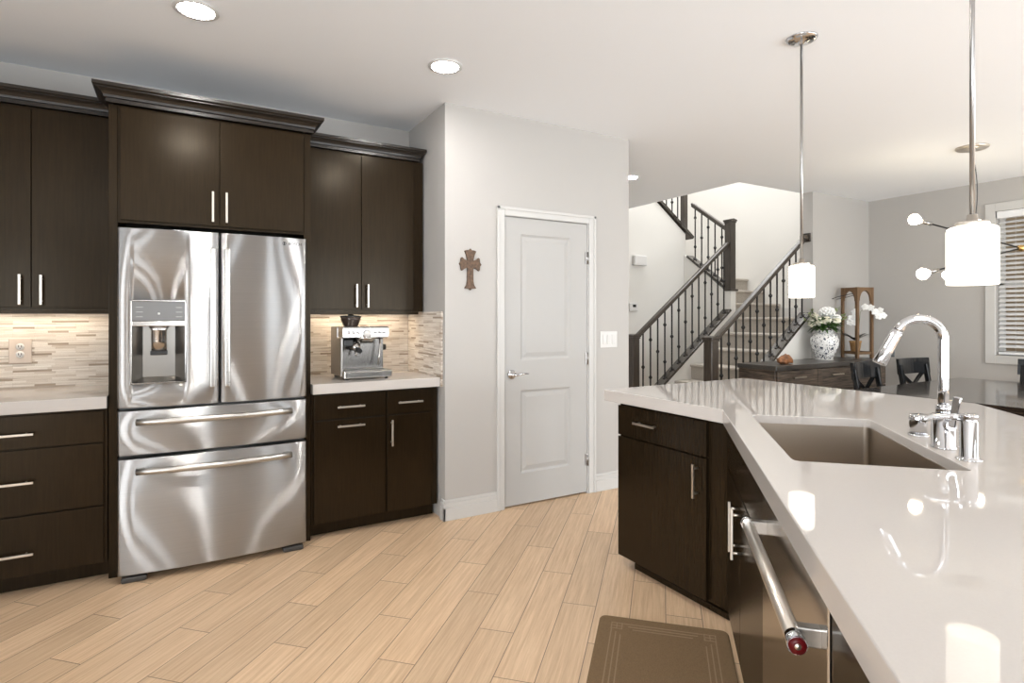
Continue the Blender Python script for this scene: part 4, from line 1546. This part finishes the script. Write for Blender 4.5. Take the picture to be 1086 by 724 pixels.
# ------------------------------------------------------------------ dining side
SX0, SX1, SY0, SY1, SZ = 4.84, 6.82, 3.38, 3.815, 0.872
t = Thing('sideboard', 'long dark rustic wooden sideboard below the stairs carrying vase and lantern', 'sideboard', (5.83, 3.6, 0))
mb = MB().box(SX0 + 0.02, SX1 - 0.02, SY0 + 0.03, SY1, 0.10, SZ - 0.046, 0.003)
t.part('body', mb, M['rustic'])
t.part('top', MB().box(SX0, SX1, SY0, SY1 + 0.003, SZ - 0.045, SZ, 0.004), M['sidetop'])
for x in (SX0 + 0.02, SX1 - 0.09):
    for y in (SY0 + 0.035, SY1 - 0.08):
        t.part('leg', MB().box(x, x + 0.07, y, y + 0.07, 0, 0.099, 0.003), M['rustic'])
for k in range(3):
    x0 = SX0 + 0.035 + k * 0.6367
    for z0, z1 in ((0.60, 0.815), (0.36, 0.59), (0.115, 0.35)):
        d = t.part('drawer', MB().box(x0, x0 + 0.628, SY0 + 0.008, SY0 + 0.029, z0, z1, 0.003), M['rustic'])
        pull(t, d, (x0 + 0.314, SY0 + 0.008, z0 + (z1 - z0) * 0.7), 0.19, UX, OUT_Y, 0.012, 0.010, 0.025)

# driftwood ornament
random.seed(5)
mb = MB()
t_ = bmesh.new()
for (dx, dy, dz, r, sc, rz) in ((-0.05, 0, 0.035, 0.05, (1.2, 0.8, 0.7), 0.4), (0.03, 0.005, 0.045, 0.055, (1.1, 0.9, 0.8), -0.5), (0.08, -0.01, 0.035, 0.035, (1, 0.7, 0.9), 0.9), (-0.01, -0.03, 0.025, 0.04, (1.4, 0.6, 0.6), 0.1), (0.05, 0.02, 0.075, 0.028, (1.2, 0.5, 0.7), 0.6)):
    m2 = MB().ball((0, 0, 0), r, 3, sc, Matrix.Rotation(rz, 3, 'Z'))
    for v in m2.bm.verts:
        n_ = math.sin(v.co.x * 140 + v.co.z * 90) * math.sin(v.co.y * 120 + 1.3) * 0.007 + math.sin(v.co.z * 210 + v.co.x * 60) * 0.003
        v.co += v.co.normalized() * n_
        v.co += Vector((5.165 + dx, 3.52 + dy, SZ + dz))
        v.co.z = max(v.co.z, SZ + 0.0005)
    me = bpy.data.meshes.new('tmp')
    m2.bm.to_mesh(me)
    mb.bm.from_mesh(me)
    bpy.data.meshes.remove(me)
single('driftwood_ornament', mb, M['drift'], 'small gnarled orange-brown wood ornament on the left end of the sideboard', 'ornament', (5.165, 3.52, SZ))

# vase
VX, VY = 6.03, 3.635
t = Thing('ginger_jar_vase', 'white and blue patterned porcelain vase on the sideboard', 'vase', (VX, VY, SZ))
prof = [(0, 0.0), (0.078, 0.0), (0.080, 0.012), (0.084, 0.022), (0.100, 0.06), (0.126, 0.125), (0.140, 0.185), (0.139, 0.228), (0.120, 0.268), (0.092, 0.292), (0.082, 0.300), (0.082, 0.318), (0.088, 0.322), (0.080, 0.322), (0.074, 0.31), (0.074, 0.296), (0.10, 0.27), (0.12, 0.2), (0.07, 0.02), (0, 0.018)]
t.part('jar', MB().lathe(prof, (VX, VY, SZ), 40), M['vase'])
t.part('foot_ring', MB().lathe([(0.081, 0.0), (0.086, 0.002), (0.087, 0.01), (0.081, 0.013)], (VX, VY, SZ), 32), M['white'])

# bouquet
random.seed(11)
t = Thing('flower_bouquet', 'bouquet of white hydrangea and cream roses with greenery in the patterned vase', 'flowers', (VX, VY, SZ + 0.3))


def petal_rose(c_, r, axis):
    mb = MB()
    q = Vector((0, 0, 1)).rotation_difference(Vector(axis)).to_matrix()
    mb.ball(c_, r * 0.42, 2, (1, 1, 1.1), q)
    for ring_, (n, rr, tilt, sz) in enumerate(((4, 0.34, 0.25, 0.6), (5, 0.58, 0.6, 0.7), (6, 0.82, 1.0, 0.75))):
        for k in range(n):
            an = 2 * PI * k / n + ring_ * 0.6
            dirv = Vector((math.cos(an), math.sin(an), 0))
            rm = q @ Matrix.Rotation(an, 3, 'Z') @ Matrix.Rotation(PI / 2 - tilt, 3, 'Y')
            pos = Vector(c_) + q @ (dirv * r * rr + Vector((0, 0, r * (0.25 - 0.28 * ring_ * 0.6))))
            mb.ball(pos, r * sz * 0.62, 2, (1.0, 1.0, 0.16), q @ Matrix.Rotation(an, 3, 'Z') @ Matrix.Rotation(PI / 2 - tilt * 0.9, 3, 'Y') if False else rm)
    return mb


def stem_to(c_):
    return MB().tube([(VX + random.uniform(-.02, .02), VY + random.uniform(-.02, .02), SZ + 0.2), (VX + (c_[0] - VX) * 0.35, VY + (c_[1] - VY) * 0.35, SZ + 0.33), c_], 0.004, 6)


view = Vector((-0.85, -0.5, 0.35)).normalized()
side = Vector((0.5, -0.85, 0)).normalized()


def bp(s, z, f=0.0):
    """s = across as seen from the kitchen, f = toward the kitchen"""
    p = Vector((VX, VY, SZ)) + side * s + Vector((-0.85, -0.5, 0)) * f
    p.z = SZ + z
    return p


roses = [(-0.045, 0.415, 0.10), (0.025, 0.43, 0.11), (-0.12, 0.40, 0.06), (0.115, 0.43, 0.06), (-0.10, 0.47, 0.0)]
for s, z, f in roses:
    c_ = bp(s, z, f)
    ax = (view + side * s * 3).normalized()
    fl = t.part('rose', petal_rose(c_, 0.040, ax), M['petal'])
    t.part('flower_stem', stem_to(c_ - ax * 0.03), M['stem'], fl)
for s, z, f, R_ in ((0.025, 0.515, 0.02, 0.075), (0.10, 0.45, 0.0, 0.055)):
    c_ = bp(s, z, f)
    mb = MB()
    for k in range(60):
        zz = 1 - 2 * (k + 0.5) / 60
        ph = k * 2.39996
        rr = math.sqrt(1 - zz * zz)
        nv = Vector((rr * math.cos(ph), rr * math.sin(ph), zz))
        if nv.z < -0.6:
            continue
        mb.ball(c_ + Vector((nv.x * R_, nv.y * R_, nv.z * R_ * 0.7)), 0.017, 1, (1, 1, 0.5), Vector((0, 0, 1)).rotation_difference(nv).to_matrix())
    mb.ball(c_, R_ * 0.9, 2, (1, 1, 0.7))
    fl = t.part('hydrangea', mb, M['wpetal'])
    t.part('flower_stem', stem_to(c_ - Vector((0, 0, 0.04))), M['stem'], fl)


def leaf(mb, p, d, ln, wd, up=Vector((0, 0, 1))):
    d = d.normalized()
    s = d.cross(up)
    if s.length < 0.05:
        s = Vector((1, 0, 0))
    s.normalize()
    n = s.cross(d)
    tb = bmesh.new()
    L_, R_, C_ = [], [], []
    for i in range(6):
        u = i / 5
        w_ = wd * math.sin(PI * min(1, u * 0.92 + 0.06)) * (1 - 0.25 * u)
        cpt = p + d * ln * u - n * (ln * 0.25 * u * u)
        C_.append(tb.verts.new(cpt))
        L_.append(tb.verts.new(cpt + s * w_ + n * w_ * 0.25))
        R_.append(tb.verts.new(cpt - s * w_ + n * w_ * 0.25))
    for i in range(5):
        tb.faces.new((L_[i], C_[i], C_[i + 1], L_[i + 1]))
        tb.faces.new((C_[i], R_[i], R_[i + 1], C_[i + 1]))
    res = bmesh.ops.solidify(tb, geom=list(tb.faces), thickness=0.0012)
    mb._merge(tb, True)


mb = MB()
for k in range(110):
    an = random.uniform(0, 2 * PI)
    el = random.uniform(-0.35, 0.7)
    p = Vector((VX, VY, SZ + 0.335)) + Vector((math.cos(an) * 0.05, math.sin(an) * 0.05, random.uniform(0, 0.09)))
    leaf(mb, p, Vector((math.cos(an), math.sin(an), el)), random.uniform(0.09, 0.155), random.uniform(0.016, 0.028))
t.part('foliage', mb, M['leaf'])
mb = MB()
for k in range(46):
    an = random.uniform(0, 2 * PI)
    p = Vector((VX, VY, SZ + random.uniform(0.38, 0.47))) + Vector((math.cos(an) * 0.10, math.sin(an) * 0.10, 0))
    leaf(mb, p, Vector((math.cos(an), math.sin(an), random.uniform(-0.2, 0.9))), random.uniform(0.05, 0.09), random.uniform(0.014, 0.022))
t.part('upper_foliage', mb, M['leaf'])
mb = MB()
for (s, z, f) in ((-0.16, 0.50, 0.0), (-0.13, 0.54, -0.03), (-0.19, 0.42, 0.02), (0.13, 0.55, -0.02), (0.18, 0.47, 0.0), (0.195, 0.44, 0.02)):
    e_ = bp(s, z, f)
    b_ = Vector((VX, VY, SZ + 0.34))
    mb.tube([b_, b_.lerp(e_, 0.5) + Vector((0, 0, 0.02)), e_], 0.002, 6)
    for k in range(14):
        p = b_.lerp(e_, 0.45 + 0.55 * k / 13)
        leaf(mb, p, Vector((random.uniform(-1, 1), random.uniform(-1, 1), random.uniform(0, 1))), 0.045, 0.016)
t.part('filler_sprigs', mb, M['eucalyptus'], label='pale green filler sprigs')

# wooden lantern
LX, LY = 6.64, 3.625
rot = math.radians(30.2 + 31.3)   # one corner faces the kitchen
an0 = PI / 2 - rot
lr = math.radians(-15)
t = Thing('wooden_lantern', 'tall open brown wooden lantern with arched sides on the sideboard', 'lantern', (0, 0, 0), 0)
t.base = Vector((0, 0, 0))
t.e.location = (LX, LY, SZ)
t.e.rotation_euler = (0, 0, lr)
hs, LH, pw = 0.100, 0.795, 0.028


def lpart(name, mb, mat, parent=None, label=None):
    return t.part(name, mb, mat, parent, label)


for sx in (-1, 1):
    for sy in (-1, 1):
        lpart('post', MB().box(sx * hs - pw / 2, sx * hs + pw / 2, sy * hs - pw / 2, sy * hs + pw / 2, 0.0, LH, 0.002), M['lantern'])
# arched tops: spandrel plates with a round-headed opening
w2 = hs - pw / 2
arch = [(-w2, LH - 0.001)]
arch.append((-w2, LH - 0.15))
for k in range(13):
    an = PI - PI * k / 12
    arch.append((w2 * 0.88 * math.cos(an), LH - 0.15 + 0.115 * math.sin(an)))
arch.append((w2, LH - 0.15))
arch.append((w2, LH - 0.001))
for k in range(4):
    mt = Matrix.Rotation(k * PI / 2, 4, 'Z')
    mb = MB().prism(arch, 'Y', -hs - 0.009, -hs + 0.009)
    mb.box(-w2, w2, -hs - 0.009, -hs + 0.009, 0.045, 0.075, 0.001)
    mb.xf(mt)
    lpart('arched_side', mb, M['lantern'])
lpart('floor_board', MB().box(-hs + 0.0095, hs - 0.0095, -hs + 0.0145, hs - 0.0145, 0.05, 0.062), M['lantern'])
pts = []
for k in range(25):
    an = 2 * PI * k / 24
    pw_ = side * (-0.125 + 0.125 * math.cos(an)) + Vector((-0.85, -0.5, 0)) * (0.08 * math.sin(an)) + Vector((0, 0, LH - 0.098 + 0.030 * math.cos(an) + 0.012 * math.sin(an)))
    pts.append(Matrix.Rotation(-lr, 3, 'Z') @ pw_)
lpart('hanging_ring', MB().tube(pts, 0.0035, 8), M['iron'])

# orchid
t = Thing('potted_orchid', 'white orchid in a tapered clay-coloured pot inside the wooden lantern', 'orchid', (LX, LY, SZ + 0.062))
pz = SZ + 0.0625
PX, PY = LX - 0.025, LY + 0.02
PX, PY = LX - 0.012, LY + 0.012
t.part('pot', MB().lathe([(0, 0), (0.043, 0), (0.058, 0.11), (0.063, 0.112), (0.063, 0.13), (0.057, 0.13), (0.054, 0.112), (0, 0.112)], (PX, PY, pz), 28), M['pot'])
t.part('moss', MB().ball((PX, PY, pz + 0.122), 0.05, 2, (1, 1, 0.35)), M['moss'])
for (an, el, ln) in ((2.6, 0.75, 0.22), (2.2, 1.1, 0.18), (-0.9, 0.8, 0.21), (-0.5, 1.1, 0.16), (1.0, 0.6, 0.13), (-2.2, 0.5, 0.13), (3.6, 0.6, 0.14)):
    mb = MB()
    leaf(mb, Vector((PX, PY, pz + 0.13)), Vector((math.cos(an), math.sin(an), el)), ln, 0.034)
    t.part('leaf', mb, M['dleaf'])


def orchid_bloom(c_, r, nrm):
    mb = MB()
    q = Vector((0, 0, 1)).rotation_difference(Vector(nrm).normalized()).to_matrix()
    for k in range(5):
        an = 2 * PI * k / 5 + PI / 2
        pos = Vector(c_) + q @ Vector((math.cos(an) * r * 0.55, math.sin(an) * r * 0.55, 0))
        mb.ball(pos, r * 0.55, 2, (1.0, 0.8 if k % 2 else 0.95, 0.14), q @ Matrix.Rotation(an, 3, 'Z'))
    mb.ball(Vector(c_) + q @ Vector((0, 0, r * 0.15)), r * 0.2, 2, (1, 1, 1.3), q)
    return mb


top = Vector((PX, PY, pz + 0.13))


def lp(s, z, f=0.0):
    p = Vector((LX, LY, SZ)) + side * s + Vector((-0.85, -0.5, 0)) * f
    p.z = SZ + z
    return p


sp1 = [top, lp(0.02, 0.36, 0.02), lp(0.03, 0.52, 0.03), lp(0.09, 0.575, 0.03), lp(0.17, 0.55, 0.03), lp(0.23, 0.47, 0.03)]
t.part('flower_spike', MB().tube(sp1, 0.0025, 8), M['stem'])
sp2 = [top, lp(-0.01, 0.3, 0.0), lp(-0.02, 0.45, 0.0), lp(-0.06, 0.52, 0.01)]
t.part('flower_spike', MB().tube(sp2, 0.0025, 8), M['stem'])
for (s, z, f) in ((0.075, 0.575, 0.06), (0.13, 0.565, 0.06), (0.17, 0.52, 0.06), (0.215, 0.535, 0.05), (0.205, 0.47, 0.06), (0.245, 0.48, 0.05), (-0.03, 0.40, 0.03), (-0.055, 0.45, 0.03), (-0.02, 0.46, 0.04), (-0.025, 0.52, 0.02), (-0.07, 0.40, 0.02)):
    c_ = lp(s, z, f)
    t.part('blossom', orchid_bloom(c_, 0.037, view + Vector((random.uniform(-.4, .4), random.uniform(-.4, .4), random.uniform(-.2, .2)))), M['wpetal'])

# dining table
TX0, TX1, TY0, TY1, TZ = 4.60, 6.42, 1.15, 2.55, 0.76
t = Thing('dining_table', 'large dark glossy dining table beyond the island', 'table', (5.5, 1.85, 0))
t.part('tabletop', MB().box(TX0, TX1, TY0, TY1, TZ - 0.04, TZ, 0.004), M['table'])
t.part('apron', MB().box(TX0 + 0.08, TX1 - 0.08, TY0 + 0.08, TY1 - 0.08, TZ - 0.13, TZ - 0.0405), M['table'])
for x in (TX0 + 0.05, TX1 - 0.14):
    for y in (TY0 + 0.05, TY1 - 0.14):
        t.part('leg', MB().prism([(x, 0.0), (x + 0.09, 0.0), (x + 0.09, TZ - 0.0405), (x, TZ - 0.0405)], 'Y', y, y + 0.09, 0.004), M['table'])


def make_chair(label):
    """local frame: sitter faces -Y, back rest at +Y"""
    t = Thing('dining_chair', label, 'chair', (0, 0, 0), group='dining chairs at the dark table')
    t.part('seat', MB().box(-0.225, 0.225, -0.42, 0.02, 0.435, 0.47, 0.01), M['gloss'])
    for sx in (-1, 1):
        t.part('front_leg', MB().box(sx * 0.20 - 0.02, sx * 0.20 + 0.02, -0.41, -0.37, 0, 0.4345, 0.003), M['gloss'])
        mb = MB()
        mb.bar((sx * 0.205, 0.05, 0), (sx * 0.205, 0.03, 0.45), 0.034, 0.042, 0.003, up=(0, 1, 0))
        mb.bar((sx * 0.205, 0.03, 0.44), (sx * 0.205, 0.105, 0.885), 0.034, 0.04, 0.003, up=(0, 1, 0))
        t.part('rear_leg', mb, M['gloss'])
        t.part('side_stretcher', MB().bar((sx * 0.20, -0.37, 0.22), (sx * 0.205, 0.03, 0.22), 0.02, 0.03, 0.003), M['gloss'])
    # broad curved top rail
    tb = bmesh.new()
    cols = []
    for i in range(13):
        x = -0.245 + 0.49 * i / 12
        yc = 0.095 + 0.035 * (1 - (x / 0.245) ** 2)
        cols.append([tb.verts.new((x, yc - 0.012 - 0.003, 0.80)), tb.verts.new((x, yc + 0.012 - 0.003, 0.80)), tb.verts.new((x, yc + 0.022, 0.945)), tb.verts.new((x, yc - 0.002, 0.945))])
    for A, B in zip(cols, cols[1:]):
        for k in range(4):
            tb.faces.new((A[k], A[(k + 1) % 4], B[(k + 1) % 4], B[k]))
    tb.faces.new(cols[0])
    tb.faces.new(cols[-1][::-1])
    mb = MB()
    mb._merge(tb)
    t.part('top_rail', mb, M['gloss'])
    for s in (-1, 1):
        pts = []
        for i in range(9):
            u = i / 8
            z = 0.57 + (0.805 - 0.57) * u
            x = s * (-0.17 + 0.34 * u)
            pts.append((x, 0.062 + 0.05 * u + 0.015 * math.sin(PI * u), z))
        mb = MB()
        for p, q in zip(pts, pts[1:]):
            mb.bar(p, q, 0.018, 0.034, 0.0, up=(0, 0, 1))
        t.part('cross_brace', mb, M['gloss'])
    t.part('lower_rail', MB().bar((-0.20, 0.052, 0.56), (0.20, 0.052, 0.56), 0.02, 0.04, 0.003), M['gloss'])
    return t.e


ch = make_chair('black cross-back dining chair in front of the sideboard drawers')
ch.location = (5.20, 2.66, 0)
ch.rotation_euler = (0, 0, math.radians(4))
dup(ch, (6.00, 2.66, 0), math.radians(-4), 'black cross-back dining chair behind the faucet, at the corner of the table')
dup(ch, (6.66, 1.98, 0), math.radians(-90), 'black cross-back dining chair under the window, cut by the right edge')

# window blind
t = Thing('window_blind', 'white horizontal slat blind in the dining window', 'blind', (XR, 2.04, WZ1))
bx = XR + 0.035
t.part('head_rail', MB().box(XR - 0.012, XR + 0.06, WY0 + 0.01, WY1 - 0.01, WZ1 - 0.075, WZ1 - 0.003, 0.006), M['blind'])
z = WZ1 - 0.115
first = None
while z > WZ0 + 0.05:
    if first is None:
        mb = MB().bar((bx, WY0 + 0.018, z), (bx, WY1 - 0.018, z), 0.05, 0.003, 0.001, up=(-0.62, 0, 1))
        first = t.part('slat', mb, M['blind'])
        zf = z
    else:
        o = first.copy()
        COL.objects.link(o)
        o.location = (0, 0, z - zf)
    z -= 0.047
t.part('bottom_rail', MB().box(bx - 0.025, bx + 0.025, WY0 + 0.018, WY1 - 0.018, WZ0 + 0.012, WZ0 + 0.034, 0.004), M['blind'])
for y in (WY0 + 0.16, WY1 - 0.16):
    t.part('ladder_cord', MB().tube([(bx - 0.0265, y, WZ1 - 0.08), (bx - 0.0265, y, WZ0 + 0.03)], 0.0012, 6), M['blind'])

# sputnik chandelier
HUB = Vector((6.117, 1.993, 1.914))
NODE = Vector((5.82, 2.225, 2.02))
CAN = Vector((5.667, 2.165, CEIL))
t = Thing('sputnik_chandelier', 'dark branching chandelier with bare globe bulbs over the dining table', 'chandelier', CAN)
t.part('canopy', MB().lathe([(0, -0.022), (0.10, -0.02), (0.112, -0.012), (0.115, -0.0005), (0, -0.0005)], CAN, 36), M['nickel'])
t.part('hub', MB().ball(HUB, 0.028, 3), M['brass'], label='small aged brass hub')
pts = []
for i in range(15):
    u = i / 14
    p = CAN.lerp(NODE, u)
    p.z = CAN.z - 0.02 + (NODE.z - CAN.z + 0.02) * u
    p += side * (0.035 * math.sin(PI * u * 1.0))
    pts.append(p)
t.part('cord', MB().tube(pts, 0.0035, 8), M['black'])


def arm(p0, p1):
    p0, p1 = Vector(p0), Vector(p1)
    d = (p1 - p0).normalized()
    r = t.part('arm', MB().tube([p0, p1 - d * 0.10], 0.0065, 10), M['iron'])
    t.part('socket', MB().tube([p1 - d * 0.13, p1 - d * 0.05], 0.0165, 14), M['rodmetal'], r)
    q = Vector((0, 0, 1)).rotation_difference(d).to_matrix().to_4x4()
    t.part('bulb', MB().lathe([(0.012, -0.055), (0.016, -0.045), (0.036, -0.018), (0.0475, 0.008), (0.045, 0.028), (0.03, 0.045), (0.012, 0.052), (0, 0.053)], p1, 20, q), M['bulb'], r)


arm(HUB, (5.472, 2.496, 2.171))
arm(HUB, (5.298, 2.354, 1.692))
arm(NODE + Vector((0, 0, -0.16)), (6.092, 2.286, 2.143))
arm(NODE + Vector((0, 0, -0.16)), (5.771, 2.369, 1.703))
arm(HUB, (6.75, 1.50, 1.66))
arm(HUB, (6.80, 1.62, 2.14))
t.part('stem', MB().tube([NODE, NODE + Vector((0, 0, -0.16))], 0.008, 10), M['iron'])
